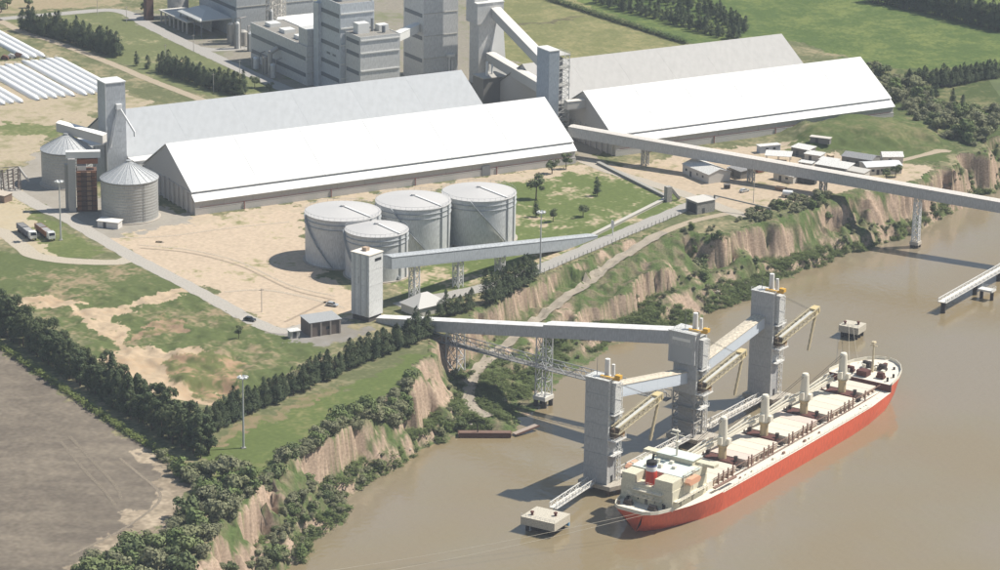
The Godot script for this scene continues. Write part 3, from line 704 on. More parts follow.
func gallery(called: String, label: String, p: Vector3, q: Vector3, w: float, h: float, side_m: Material, roof_m: Material, group := "") -> Node3D:
	# an enclosed conveyor: floor, two side walls in bays, a low pitched roof. p, q are floor centre points
	var flat := Vector3(q.x - p.x, 0, q.z - p.z)
	var t := thing(called, label, "conveyor", p, rad_to_deg(atan2(-flat.z, flat.x)), group)
	var L := flat.length()
	var dy := q.y - p.y
	var H := func(x: float) -> float: return dy * x / L
	var bays := maxi(2, int(L / 9.0))
	for k in bays:
		var xa := L * k / bays + 0.02
		var xb := L * (k + 1) / bays - 0.02
		for s in [-1, 1]:
			var z0: float = s * w / 2 - 0.08
			var z1: float = s * w / 2 + 0.08
			part(t, "side_panel", B.new().hexa([Vector3(xa, H.call(xa), z1), Vector3(xb, H.call(xb), z1), Vector3(xb, H.call(xb), z0), Vector3(xa, H.call(xa), z0), Vector3(xa, H.call(xa) + h, z1), Vector3(xb, H.call(xb) + h, z1), Vector3(xb, H.call(xb) + h, z0), Vector3(xa, H.call(xa) + h, z0)]), side_m)
	var e := w / 2 + 0.25
	var r := B.new()
	var prof := [Vector2(-e, h + 0.02), Vector2(e, h + 0.02), Vector2(e, h + 0.2), Vector2(0, h + 0.55), Vector2(-e, h + 0.2)]
	for i in 5:
		var a: Vector2 = prof[i]
		var b: Vector2 = prof[(i + 1) % 5]
		r.quad(Vector3(0, a.y, a.x), Vector3(0, b.y, b.x), Vector3(L, dy + b.y, b.x), Vector3(L, dy + a.y, a.x))
	for i in range(1, 4):
		r.tri(Vector3(0, prof[0].y, prof[0].x), Vector3(0, prof[i].y, prof[i].x), Vector3(0, prof[i + 1].y, prof[i + 1].x))
		r.tri(Vector3(L, dy + prof[0].y, prof[0].x), Vector3(L, dy + prof[i + 1].y, prof[i + 1].x), Vector3(L, dy + prof[i].y, prof[i].x))
	part(t, "roof", r, roof_m)
	part(t, "floor", B.new().bar(Vector3(0, -0.2, 0), Vector3(L, dy - 0.2, 0), w + 0.1, 0.35), side_m)
	for x in [0.0, L]:
		part(t, "end_wall", B.new().box(x - 0.1, H.call(x), -w / 2 + 0.1, x + 0.1, H.call(x) + h, w / 2 - 0.1), side_m)
	return t
func bent(t: Node3D, x: float, ytop: float, ybase: float, w: float, m: Material, spread := 1.0) -> void:
	# a braced four legged support of a gallery, in the gallery's own space
	var s := B.new()
	var l := w * 0.45
	var hgt := ytop - ybase
	for sx in [-1, 1]:
		for sz in [-1, 1]:
			part(t, "support_leg", B.new().bar(Vector3(x + sx * l * spread, ybase, sz * l * spread), Vector3(x + sx * l, ytop, sz * l), 0.35, 0.35), m)
	var n := maxi(1, int(hgt / (l * 2.2)))
	for k in n:
		var y0 := ybase + hgt * k / n
		var y1 := ybase + hgt * (k + 1) / n
		var r0 := lerpf(spread, 1.0, float(k) / n) * l
		var r1 := lerpf(spread, 1.0, float(k + 1) / n) * l
		for sg in [-1, 1]:
			s.bar(Vector3(x - r0, y0, sg * r0), Vector3(x + r1, y1, sg * r1), 0.18, 0.18)
			s.bar(Vector3(x + r0, y0, sg * r0), Vector3(x - r1, y1, sg * r1), 0.18, 0.18)
			s.bar(Vector3(x + sg * r0, y0, -r0), Vector3(x + sg * r1, y1, r1), 0.18, 0.18)
			s.bar(Vector3(x + sg * r0, y0, r0), Vector3(x + sg * r1, y1, -r1), 0.18, 0.18)
			s.bar(Vector3(x - r1, y1, sg * r1), Vector3(x + r1, y1, sg * r1), 0.2, 0.2)
			s.bar(Vector3(x + sg * r1, y1, -r1), Vector3(x + sg * r1, y1, r1), 0.2, 0.2)
	part(t, "bracing", s, m)

func banded_block(called: String, label: String, u0: float, n0: float, du: float, dn: float, h: float, wall_m: Material, bands: Array, band_m: Material, sills: bool) -> Node3D:
	# a clad process building: walls, roof with parapet and dark louvre bands
	var t := thing(called, label, "building", site(u0, n0), SITE_A)
	part(t, "wall", B.new().box(0, 0, -0.3, du, h, 0), wall_m)
	part(t, "wall", B.new().box(0, 0, -dn, du, h, -dn + 0.3), wall_m)
	part(t, "wall", B.new().box(0, 0, -dn + 0.301, 0.3, h, -0.301), wall_m)
	part(t, "wall", B.new().box(du - 0.3, 0, -dn + 0.301, du, h, -0.301), wall_m)
	part(t, "roof", B.new().box(0.302, h - 0.6, -dn + 0.302, du - 0.302, h - 0.3, -0.302), M(rgb(150, 146, 138), 0.9, 0, grain, 0.1))
	for y in bands:
		part(t, "louvre_band", B.new().box(-0.12, y, -dn + 1.2, 0.0 - 0.003, y + 1.9, -1.2), band_m)
		if sills:
			part(t, "drip_ledge", B.new().box(0.2, y + 1.9, 0.003, du - 0.2, y + 2.5, 0.4), M(rgb(205, 204, 198), 0.6))
		else:
			part(t, "drip_ledge", B.new().box(0.2, y + 1.9, 0.003, du - 0.2, y + 2.15, 0.25), M(rgb(172, 168, 156), 0.7))
	return t

func shed(called: String, label: String, cat: String, at: Vector3, turn: float, L: float, W: float, h: float, rise: float, wall_m: Material, roof_m: Material, open := false) -> Node3D:
	# small building: gable along x when rise > 0, monopitch when rise < 0
	var t := thing(called, label, cat, at, turn)
	var r := absf(rise)
	if open:
		for sx in [-1, 0, 1]:
			for sz in [-1, 1]:
				var yy := h + (r if rise < 0 and sz < 0 else 0.0)
				part(t, "post", B.new().box(sx * (L / 2 - 0.3) - 0.12, 0, sz * (W / 2 - 0.3) - 0.12, sx * (L / 2 - 0.3) + 0.12, yy, sz * (W / 2 - 0.3) + 0.12), wall_m)
	else:
		part(t, "wall", B.new().box(-L / 2, 0, W / 2 - 0.15, L / 2, h, W / 2), wall_m)
		part(t, "wall", B.new().box(-L / 2, 0, -W / 2, L / 2, h + (r if rise < 0 else 0.0), -W / 2 + 0.15), wall_m)
		for s in [-1, 1]:
			var x0: float = -L / 2 if s < 0 else L / 2 - 0.15
			var g := B.new()
			var pts := [Vector2(-W / 2 + 0.151, 0), Vector2(W / 2 - 0.151, 0), Vector2(W / 2 - 0.151, h)]
			if rise >= 0: pts.append(Vector2(0, h + r))
			pts.append(Vector2(-W / 2 + 0.151, h + (r if rise < 0 else 0.0)))
			for i in range(1, pts.size() - 1):
				g.tri(Vector3(x0 + 0.15, pts[0].y, pts[0].x), Vector3(x0 + 0.15, pts[i + 1].y, pts[i + 1].x), Vector3(x0 + 0.15, pts[i].y, pts[i].x))
				g.tri(Vector3(x0, pts[0].y, pts[0].x), Vector3(x0, pts[i].y, pts[i].x), Vector3(x0, pts[i + 1].y, pts[i + 1].x))
			part(t, "end_wall", g, wall_m)
		part(t, "door", B.new().box(-L * 0.22, 0, W / 2 + 0.003, -L * 0.22 + 1.3, minf(2.3, h - 0.2), W / 2 + 0.09), M(rgb(70, 72, 76), 0.7))
		for k in maxi(1, int(L / 5.0)):
			var x := -L / 2 + 2.2 + k * 4.2
			if x + 1.4 < L / 2 and absf(x - -L * 0.22) > 1.6:
				part(t, "window", B.new().box(x, h * 0.42, W / 2 + 0.003, x + 1.3, h * 0.42 + 1.0, W / 2 + 0.06), M(rgb(52, 60, 68), 0.2))
	var o := 0.35
	if rise < 0:
		part(t, "roof", B.new().hexa([Vector3(-L / 2 - o, h + 0.01, W / 2 + o), Vector3(L / 2 + o, h + 0.01, W / 2 + o), Vector3(L / 2 + o, h + r + 0.01, -W / 2 - o), Vector3(-L / 2 - o, h + r + 0.01, -W / 2 - o), Vector3(-L / 2 - o, h + 0.17, W / 2 + o), Vector3(L / 2 + o, h + 0.17, W / 2 + o), Vector3(L / 2 + o, h + r + 0.17, -W / 2 - o), Vector3(-L / 2 - o, h + r + 0.17, -W / 2 - o)]), roof_m)
	else:
		for s in [1, -1]:
			var z: float = s * (W / 2 + o)
			var a := [Vector3(-L / 2 - o, h - 0.05, z), Vector3(L / 2 + o, h - 0.05, z), Vector3(L / 2 + o, h + r + 0.02, 0), Vector3(-L / 2 - o, h + r + 0.02, 0)]
			if s < 0: a = [a[3], a[2], a[1], a[0]]
			var b := []
			for p in a: b.append(p + Vector3(0, 0.16, 0))
			part(t, "roof_panel", B.new().hexa(a + b), roof_m)
	return t

func mast(x: float, z: float, label: String) -> void:
	var t := thing("floodlight_mast", label, "light mast", Vector3(x, PL, z), 20)
	var m := M(rgb(186, 188, 188), 0.5, 0.3)
	part(t, "pole", B.new().tube(Vector3.ZERO, Vector3(0, 24, 0), 0.38, 0.2, 10), m)
	part(t, "base_plate", B.new().box(-0.7, 0, -0.7, 0.7, 0.25, 0.7), M(rgb(150, 148, 142), 0.9))
	part(t, "lamp_platform", B.new().lathe(Vector3(0, 23.2, 0), [[0.2, 0], [1.3, 0.1], [1.3, 0.3], [0.2, 0.35]], 14), m)
	for k in 6:
		var a := TAU * k / 6
		var e := Vector3(cos(a), 0, sin(a))
		part(t, "floodlight", B.new().bar(e * 1.0 + Vector3(0, 23.9, 0), e * 1.75 + Vector3(0, 23.6, 0), 0.8, 0.55), M(rgb(205, 206, 204), 0.4))

func car(x: float, z: float, turn: float, c: Color, label: String, called := "parked_car") -> void:
	var t := thing(called, label, "car", Vector3(x, PL, z), turn)
	var pm := M(c, 0.25, 0.2)
	var gl := M(rgb(22, 26, 30), 0.08)
	part(t, "body", B.new().prism([Vector2(-2.2, 0.35), Vector2(2.2, 0.35), Vector2(2.25, 0.75), Vector2(1.9, 0.95), Vector2(-2.2, 1.0), Vector2(-2.3, 0.7)], -0.88, 0.88), pm)
	part(t, "cabin", B.new().prism([Vector2(-1.9, 1.0), Vector2(1.05, 0.97), Vector2(0.4, 1.5), Vector2(-1.5, 1.52)], -0.78, 0.78), pm)
	part(t, "windscreen", B.new().quad(Vector3(1.06, 1.0, 0.7), Vector3(1.06, 1.0, -0.7), Vector3(0.46, 1.48, -0.66), Vector3(0.46, 1.48, 0.66)), gl)
	for s in [-1, 1]:
		part(t, "side_window", B.new().prism([Vector2(-1.6, 1.04), Vector2(0.8, 1.02), Vector2(0.35, 1.42), Vector2(-1.4, 1.44)], s * 0.79 - 0.01, s * 0.79 + 0.01), gl)
		part(t, "headlight", B.new().box(2.18, 0.6, s * 0.6 - 0.18, 2.28, 0.76, s * 0.6 + 0.18), M(rgb(215, 218, 220), 0.2))
		for x2 in [-1.4, 1.4]:
			var wh := part(t, "wheel", B.new().tube(Vector3(x2, 0.34, s * 0.72), Vector3(x2, 0.34, s * 0.94), 0.34, 0.34, 14), M(rgb(26, 26, 27), 0.9))
			part(wh, "rim", B.new().tube(Vector3(x2, 0.34, s * 0.93), Vector3(x2, 0.34, s * 0.955), 0.2, 0.2, 10), M(rgb(160, 162, 164), 0.4, 0.5))
func truck(x: float, z: float, turn: float, body: Color, label: String) -> void:
	var t := thing("grain_truck", label, "truck", Vector3(x, PL, z), turn, "grain trucks waiting on the apron")
	var cabm := M(rgb(214, 214, 210), 0.35)
	var bm := M(body, 0.6, 0, grain, 0.4)
	t.scale = Vector3(1.15, 1.15, 1.15)
	part(t, "chassis", B.new().box(-8.5, 0.75, -0.5, 5.6, 1.1, 0.5), M(rgb(50, 50, 52), 0.8))
	part(t, "cab", B.new().prism([Vector2(3.6, 1.0), Vector2(5.9, 1.0), Vector2(5.95, 2.0), Vector2(5.6, 3.2), Vector2(3.6, 3.3)], -1.2, 1.2), cabm)
	part(t, "windscreen", B.new().quad(Vector3(5.96, 2.1, 1.05), Vector3(5.96, 2.1, -1.05), Vector3(5.66, 3.0, -1.0), Vector3(5.66, 3.0, 1.0)), M(rgb(24, 28, 34), 0.08))
	for k in 2:
		var x0 := -8.6 + k * 6.0
		for s in [-1, 1]: part(t, "side_board", B.new().box(x0, 1.15, s * 1.2 - 0.06, x0 + 5.7, 2.9, s * 1.2 + 0.06), bm)
		for e in [x0, x0 + 5.6]: part(t, "end_board", B.new().box(e, 1.15, -1.139, e + 0.1, 2.9, 1.139), bm)
		part(t, "bed", B.new().box(x0 + 0.11, 1.15, -1.138, x0 + 5.59, 1.3, 1.138), bm)
		part(t, "tarpaulin", B.new().prism([Vector2(x0 + 0.12, 2.5), Vector2(x0 + 5.58, 2.5), Vector2(x0 + 5.4, 2.86), Vector2(x0 + 0.3, 2.86)], -1.13, 1.13), M(rgb(120, 118, 116) if k == 0 else rgb(150, 148, 146), 0.8))
	for x2 in [-7.2, -6.0, -2.4, -1.0, 0.4, 4.7]:
		for s in [-1, 1]:
			part(t, "wheel", B.new().tube(Vector3(x2, 0.5, s * 0.85), Vector3(x2, 0.5, s * 1.2), 0.5, 0.5, 12), M(rgb(28, 28, 29), 0.9))

func silo_bag(u: float, n0: float, n1: float, label: String, group: String) -> void:
	var t := thing("grain_bag", label, "grain bag", site(u, n0), SITE_A, group)
	var b := B.new()
	var L := n1 - n0
	var ns := 14
	var prev := []
	for k in ns + 1:
		var f := float(k) / ns
		var endf := minf(minf(f, 1.0 - f) * ns / 1.0, 1.0)
		var r := 2.0 * (0.35 + 0.65 * endf) * (1.0 + 0.05 * nz.get_noise_2d(u * 40.0, f * 300.0))
		var row := []
		for q in 9:
			var a := PI * q / 8.0
			row.append(Vector3(cos(a) * r, sin(a) * r * 0.78, -L * f))
		if prev:
			for q in 8:
				b.squad(prev[q + 1], prev[q], row[q], row[q + 1], Vector3(prev[q + 1].x, prev[q + 1].y, 0).normalized(), Vector3(prev[q].x, prev[q].y, 0).normalized(), Vector3(row[q].x, row[q].y, 0).normalized(), Vector3(row[q + 1].x, row[q + 1].y, 0).normalized())
		prev = row
	part(t, "sheath", b, M(rgb(236, 236, 234), 0.5, 0, fine, 0.3))
	for e in [0.6, L - 0.6]:
		part(t, "tie", B.new().lathe(Vector3.ZERO, [[0.9, 0.0], [1.0, 0.2], [0.9, 0.4]], 10), M(rgb(190, 190, 188), 0.6)).transform = Transform3D(Basis(Vector3.RIGHT, PI / 2), Vector3(0, 0.5, -e))

# ---------------------------------------------------------------- the quay
func railing(b: B, p: Vector3, q: Vector3, hgt := 1.1, gap := 2.0) -> void:
	var n := maxi(1, int(p.distance_to(q) / gap))
	for k in n + 1:
		var e := p.lerp(q, float(k) / n)
		b.bar(e, e + Vector3.UP * hgt, 0.08, 0.08)
	for y in [hgt, hgt * 0.5]: b.bar(p + Vector3.UP * y, q + Vector3.UP * y, 0.07, 0.07)
func lattice(b: B, x0: float, z0: float, x1: float, z1: float, y0: float, y1: float, th := 0.2) -> void:
	var n := maxi(2, int((y1 - y0) / 2.6))
	for x in [x0, x1]:
		for z in [z0, z1]: b.bar(Vector3(x, y0, z), Vector3(x, y1, z), th, th)
	for k in n:
		var a := lerpf(y0, y1, float(k) / n)
		var c := lerpf(y0, y1, float(k + 1) / n)
		for z in [z0, z1]:
			b.bar(Vector3(x0, a, z), Vector3(x1, c, z), th * 0.6, th * 0.6)
			b.bar(Vector3(x0, c, z), Vector3(x1, c, z), th * 0.6, th * 0.6)
		for x in [x0, x1]:
			b.bar(Vector3(x, a, z1), Vector3(x, c, z0), th * 0.6, th * 0.6)
			b.bar(Vector3(x, c, z0), Vector3(x, c, z1), th * 0.6, th * 0.6)

func loader_tower(s: float, top: float, label: String, big: bool) -> void:
	var t := thing("loader_tower", label, "tower", port(s, 0, 0), PORT_A, "ship loading towers on the quay")
	var clad := M(rgb(178, 179, 178), 0.7, 0.0, runs, 0.06)
	var lite := M(rgb(212, 212, 208), 0.6, 0, grain, 0.1)
	var white := M(rgb(214, 213, 208), 0.55)
	var yel := M(rgb(206, 160, 62), 0.6)
	var tan := M(rgb(194, 182, 150), 0.7, 0, grain, 0.4)
	var conc := M(rgb(186, 178, 164), 0.9, 0, grain, 0.12)
	var rust := M(rgb(96, 80, 64), 0.9, 0, grain, 0.5)
	# base slab on piles
	part(t, "platform", B.new().slab([Vector2(-1.2, -1.2), Vector2(8.5, -1.2), Vector2(8.5, 15), Vector2(-1.2, 11.0)], 2.0, 3.4), conc)
	for p in [Vector2(0, 0), Vector2(7, 0), Vector2(0, 9.5), Vector2(7, 9.5), Vector2(7, 13), Vector2(3.5, 4.7), Vector2(3.5, 11)]:
		part(t, "pile", B.new().tube(Vector3(p.x, -4, p.y), Vector3(p.x, 2.02, p.y), 0.8, 0.8, 12), rust)
	# shaft in stacked lifts with recessed joints
	var lifts := 7
	for k in lifts:
		var y0 := 3.4 + (top - 3.4) * k / lifts
		var y1 := 3.4 + (top - 3.4) * (k + 1) / lifts
		if big and k < 3:
			part(t, "shaft_lift", B.new().box(1.3, y0, 1.6, 4.6, y1, 6.8), clad)
			continue
		part(t, "shaft_lift", B.new().box(0, y0 + 0.22, 0, 5.6, y1, 8.8), clad)
		part(t, "joint", B.new().box(0.12, y0, 0.12, 5.48, y0 + 0.221, 8.68), clad)
	if big:
		var fr := B.new()
		lattice(fr, 0.2, 0.2, 5.4, 8.6, 3.4, 3.4 + (top - 3.4) * 3.0 / lifts, 0.4)
		part(t, "open_frame", fr, M(rgb(150, 150, 148), 0.7))
		for y in [8.5, 13.5]: part(t, "frame_floor", B.new().box(-0.3, y, -0.3, 6.0, y + 0.2, 9.0), M(rgb(160, 156, 148), 0.8))
	part(t, "roof", B.new().box(-0.25, top, -0.25, 5.85, top + 0.3, 9.05), lite)
	part(t, "corner_post", B.new().box(-0.1, 3.4 if not big else 18.6, 8.803, 0.8, top - 0.1, 9.1), lite)
	if big:
		part(t, "head_house", B.new().box(-1.2, top - 9.5, -1.4, 6.6, top + 1.2, 8.8), clad)
		part(t, "head_house_roof", B.new().box(-1.4, top + 1.203, -1.6, 6.8, top + 1.5, 9.0), lite)
		part(t, "window_strip", B.new().box(-1.28, top - 1.6, 0, -1.203, top - 0.6, 7), white)
		part(t, "louvre", B.new().box(-1.26, top - 8.6, -0.6, -1.203, top - 3.4, 7.6), M(rgb(160, 162, 162), 0.7))
	# bin and machinery on the river side
	part(t, "surge_bin", B.new().box(1.2, top - 10.5, 8.803, 4.6, top - 0.8, 10.6), lite)
	part(t, "bin_hopper", B.new().hexa([Vector3(2.2, top - 13.5, 10.2), Vector3(3.6, top - 13.5, 10.2), Vector3(3.6, top - 13.5, 9.1), Vector3(2.2, top - 13.5, 9.1), Vector3(1.3, top - 10.503, 10.5), Vector3(4.5, top - 10.503, 10.5), Vector3(4.5, top - 10.503, 8.9), Vector3(1.3, top - 10.503, 8.9)]), M(rgb(150, 150, 148), 0.6))
	var pivot := Vector3(1.0, top - 16.4, 10.9)
	part(t, "machine_house", B.new().box(1.0, top - 19.4, 8.803, 4.6, top - 16.0, 10.6), rust)
	var pl := B.new()
	pl.box(-0.2, top - 19.8, 8.804, 6.2, top - 19.5, 12.2)
	part(t, "machine_deck", pl, white)
	part(t, "winch_frame", B.new().box(4.7, top - 19.45, 9.4, 5.9, top - 17.6, 11.6), M(rgb(150, 112, 58), 0.8))
	var rl := B.new()
	railing(rl, Vector3(-0.15, top - 19.5, 12.1), Vector3(6.1, top - 19.5, 12.1))
	railing(rl, Vector3(-0.15, top - 19.5, 9.0), Vector3(-0.15, top - 19.5, 12.1))
	railing(rl, Vector3(6.1, top - 19.5, 9.0), Vector3(6.1, top - 19.5, 12.1))
	for y in [top - 11.3, top - 25.0]:
		var lb := B.new().box(0.2, y, 8.9, 6.0, y + 0.15, 11.0)
		railing(lb, Vector3(0.2, y + 0.1, 10.95), Vector3(6.0, y + 0.1, 10.95))
		part(t, "landing", lb, white)
	part(t, "handrail", rl, white)
	var st := B.new()
	lattice(st, 5.7, 7.4, 7.0, 9.6, 3.4, top - 2.0, 0.18)
	for k in 12:
		var y := 3.4 + (top - 5.4) * k / 12.0
		st.bar(Vector3(5.9, y, 7.6), Vector3(6.8, y + (top - 5.4) / 12.0, 9.4), 0.6, 0.12)
	part(t, "stair_frame", st, white)
	# loading boom, slewed along the quay and raised
	var tip := pivot + Vector3(25.5, 4.6, 0.4)
	var bm := part(t, "boom", boom_mesh(pivot, tip), tan)
	part(bm, "boom_hood", B.new().bar(pivot.lerp(tip, 0.05) + Vector3(0, 0.5, 0), pivot.lerp(tip, 0.93) + Vector3(0, 0.5, 0), 1.5, 0.35), M(rgb(190, 190, 184), 0.6))
	part(bm, "boom_head", B.new().bar(pivot.lerp(tip, 0.92) + Vector3(0, 0.3, 0), tip + Vector3(1.0, 0.4, 0), 2.4, 2.2), M(rgb(200, 182, 136), 0.7))
	var sp := B.new()
	var s0 := tip + Vector3(0.2, -1.0, 0)
	var s1 := tip + Vector3(-5.4, -13.5, 0.6)
	for k in 7:
		var a := s0.lerp(s1, k / 7.0)
		var c := s0.lerp(s1, (k + 1) / 7.0)
		sp.tube(a, c, 0.62, 0.42, 10)
	part(bm, "spout", sp, M(rgb(178, 164, 132), 0.7))
	var stays := B.new()
	for z in [-0.9, 0.9]: stays.bar(Vector3(2.6, top - 1.0, 11.9 + z), tip + Vector3(-5, 1.6, z), 0.09, 0.09)
	part(bm, "stay_cable", stays, M(rgb(90, 88, 84), 0.6))
	# things on the roof
	var yy := top + (1.5 if big else 0.3)
	part(t, "roof_crane", B.new().box(1.6, yy, 4.4, 2.5, yy + 0.7, 11.4).box(1.3, yy + 0.701, 10.0, 2.9, yy + 1.9, 12.0), yel)
	part(t, "vent_stack", B.new().tube(Vector3(4.4, yy, 5.4), Vector3(4.4, yy + 5.6, 5.4), 0.95, 0.85, 12), white)
	part(t, "vent_stack", B.new().tube(Vector3(4.4, yy, 7.6), Vector3(4.4, yy + 4.2, 7.6), 0.6, 0.55, 12), white)
	part(t, "aerial", B.new().tube(Vector3(3.0, yy, 2.4), Vector3(3.0, yy + 6.5, 2.4), 0.1, 0.05, 6), M(rgb(110, 110, 110), 0.6))
	var rr := B.new()
	railing(rr, Vector3(-0.1, yy, -0.1), Vector3(-0.1, yy, 9.3)); railing(rr, Vector3(-0.1, yy, 9.3), Vector3(5.7, yy, 9.3))
	part(t, "roof_rail", rr, white)
	part(t, "door", B.new().box(2.4, 3.42, 8.803 if not big else 6.803, 3.7, 5.8, 8.9 if not big else 6.9), M(rgb(48, 48, 50), 0.8))
func boom_mesh(p: Vector3, q: Vector3) -> B:
	var b := B.new()
	var n := 9
	var up := Vector3(0, 2.2, 0)
	for z in [-1.35, 1.35]:
		var o := Vector3(0, -0.9, z)
		b.bar(p + o, q + o, 0.35, 0.35)
		b.bar(p + o + up, q + o + up, 0.35, 0.35)
		for k in n:
			var a := p.lerp(q, float(k) / n) + o
			var c := p.lerp(q, float(k + 1) / n) + o
			b.bar(a, c + up, 0.18, 0.18)
			b.bar(c, c + up, 0.18, 0.18)
	for k in n + 1:
		var a := p.lerp(q, float(k) / n) + Vector3(0, -0.9, 0)
		b.bar(a - Vector3(0, 0, 1.3), a + Vector3(0, 0, 1.3), 0.25, 0.25)
	b.bar(p + Vector3(0, -0.75, -2.2), q + Vector3(-3, -0.75, -2.2), 1.1, 0.12)
	railing(b, p + Vector3(0, -0.7, -2.7), q + Vector3(-3, -0.7, -2.7))
	return b

func truss_bridge(called: String, label: String, p: Vector3, q: Vector3, w: float, h: float, m: Material, deck_m: Material) -> Node3D:
	var flat := Vector3(q.x - p.x, 0, q.z - p.z)
	var t := thing(called, label, "walkway", p, rad_to_deg(atan2(-flat.z, flat.x)))
	var L := flat.length()
	var dy := q.y - p.y
	part(t, "deck", B.new().bar(Vector3(0, 0, 0), Vector3(L, dy, 0), w, 0.25), deck_m)
	var n := maxi(3, int(L / (h * 1.3)))
	for s in [-1, 1]:
		var b := B.new()
		var z: float = s * (w / 2 + 0.1)
		b.bar(Vector3(0, 0, z), Vector3(L, dy, z), 0.25, 0.3)
		b.bar(Vector3(0, h, z), Vector3(L, dy + h, z), 0.25, 0.25)
		for k in n:
			var a := Vector3(L * k / n, dy * k / n, z)
			var c := Vector3(L * (k + 1) / n, dy * (k + 1) / n, z)
			b.bar(a, a + Vector3(0, h, 0), 0.16, 0.16)
			if k % 2 == 0: b.bar(a, c + Vector3(0, h, 0), 0.16, 0.16)
			else: b.bar(a + Vector3(0, h, 0), c, 0.16, 0.16)
		b.bar(Vector3(L, dy, z), Vector3(L, dy + h, z), 0.16, 0.16)
		part(t, "truss_side", b, m)
	return t

func ship() -> void:
	var t := thing("cargo_ship", "red hulled bulk carrier with beige decks moored beside the loading towers", "ship", port(-24, -32.9, 0), PORT_A)
	var red := M(rgb(218, 98, 66), 0.55, 0, runs, 0.04)
	var deckm := M(rgb(222, 214, 198), 0.85, 0, fine, 0.12)
	var cream := M(rgb(212, 206, 182), 0.6, 0, runs, 0.1)
	var white := M(rgb(226, 220, 202), 0.6, 0, fine, 0.2)
	var oxide := M(rgb(102, 60, 52), 0.8, 0, grain, 0.3)
	var brown := M(rgb(128, 100, 86), 0.8)
	var dark := M(rgb(58, 50, 46), 0.8)
	# hull lofted through sections: x, half breadth at deck, at waterline, deck height, waterline setback
	var S := [[0.0, 4.5, 0.1, 7.6, -3.5], [1.5, 6.4, 0.6, 7.5, -3.2], [4.0, 7.8, 2.2, 7.3, -1.5], [10.0, 9.6, 5.4, 7.1, 0.0], [17.0, 11.6, 8.4, 7.0, 0.0], [25.0, 12.9, 11.2, 6.9, 0.0], [33.9, 13.3, 12.6, 6.8, 0.0], [34.0, 13.3, 12.6, 6.4, 0.0], [60.0, 13.3, 13.2, 6.2, 0.0], [90.0, 13.3, 13.2, 6.2, 0.0], [120.0, 13.3, 13.1, 6.4, 0.0], [134.0, 13.3, 12.4, 6.6, 0.0], [149.9, 12.4, 10.2, 7.2, 0.0], [150.0, 12.4, 10.2, 9.8, 0.0], [157.0, 11.4, 8.2, 10.1, 0.0], [163.0, 9.4, 5.6, 10.4, -0.6], [167.5, 6.6, 3.0, 10.6, -2.0], [170.0, 3.6, 1.2, 10.8, -3.2], [171.0, 0.6, 0.15, 10.9, -3.6]]
	var hull := SurfaceTool.new()
	hull.begin(Mesh.PRIMITIVE_TRIANGLES)
	var deck := B.new()
	for i in S.size() - 1:
		var a: Array = S[i]
		var c: Array = S[i + 1]
		for s in [-1, 1]:
			var A := []
			var C := []
			for e in [[a, A], [c, C]]:
				var q: Array = e[0]
				var wx: float = q[0] + (q[4] if q[0] > 100 else -q[4])
				e[1].append(Vector3(wx, -3, s * q[2] * 0.96)); e[1].append(Vector3(wx, 0, s * q[2]))
				e[1].append(Vector3(lerpf(wx, q[0], 0.45), q[3] * 0.45, s * lerpf(q[2], q[1], 0.62))); e[1].append(Vector3(q[0], q[3], s * q[1]))
			for k in 3:
				for v in ([A[k], C[k + 1], C[k], A[k], A[k + 1], C[k + 1]] if s > 0 else [C[k], A[k + 1], A[k], C[k], C[k + 1], A[k + 1]]): hull.add_vertex(v)
		deck.quad(Vector3(a[0], a[3] - 0.02, a[1] - 0.05), Vector3(c[0], c[3] - 0.02, c[1] - 0.05), Vector3(c[0], c[3] - 0.02, -c[1] + 0.05), Vector3(a[0], a[3] - 0.02, -a[1] + 0.05))
	var z0: Array = S[0]
	for v in [Vector3(3.5, 0, -0.1), Vector3(0, z0[3], z0[1]), Vector3(3.5, 0, 0.1), Vector3(3.5, 0, -0.1), Vector3(0, z0[3], -z0[1]), Vector3(0, z0[3], z0[1])]: hull.add_vertex(v)
	hull.index()
	hull.generate_normals()
	part(t, "hull", hull.commit(), red)
	part(t, "deck", deck, deckm)
	# bulwarks at bow and stern
	for e in [[0.0, 10.0, -1], [0.0, 10.0, 1], [150.0, 171.0, -1], [150.0, 171.0, 1]]:
		var bw := B.new()
		var s: int = e[2]
		for i in S.size() - 1:
			var a: Array = S[i]
			var c: Array = S[i + 1]
			if a[0] >= e[0] and c[0] <= e[1] and c[0] - a[0] > 0.3:
				bw.hexa([Vector3(a[0], a[3], s * a[1] - 0.1), Vector3(c[0], c[3], s * c[1] - 0.1), Vector3(c[0], c[3], s * c[1] + 0.1), Vector3(a[0], a[3], s * a[1] + 0.1), Vector3(a[0], a[3] + 1.1, s * a[1] - 0.1), Vector3(c[0], c[3] + 1.1, s * c[1] - 0.1), Vector3(c[0], c[3] + 1.1, s * c[1] + 0.1), Vector3(a[0], a[3] + 1.1, s * a[1] + 0.1)])
		part(t, "bulwark", bw, white)
	part(t, "stern_bulwark", B.new().box(-0.1, z0[3], -z0[1] + 0.1, 0.1, z0[3] + 1.1, z0[1] - 0.1), white)
	part(t, "forecastle_bulkhead", B.new().box(149.7, 6.9, -12.2, 149.95, 9.75, 12.2), oxide)
	part(t, "poop_bulkhead", B.new().box(34.02, 6.3, -13.1, 34.2, 6.75, 13.1), cream)
	# hatches: coaming and folding cover panels
	var rng := RandomNumberGenerator.new()
	rng.seed = 77
	var pink := [M(rgb(212, 202, 186), 0.8, 0, fine, 0.2), M(rgb(216, 208, 190), 0.8, 0, fine, 0.2), M(rgb(206, 190, 178), 0.8, 0, fine, 0.2)]
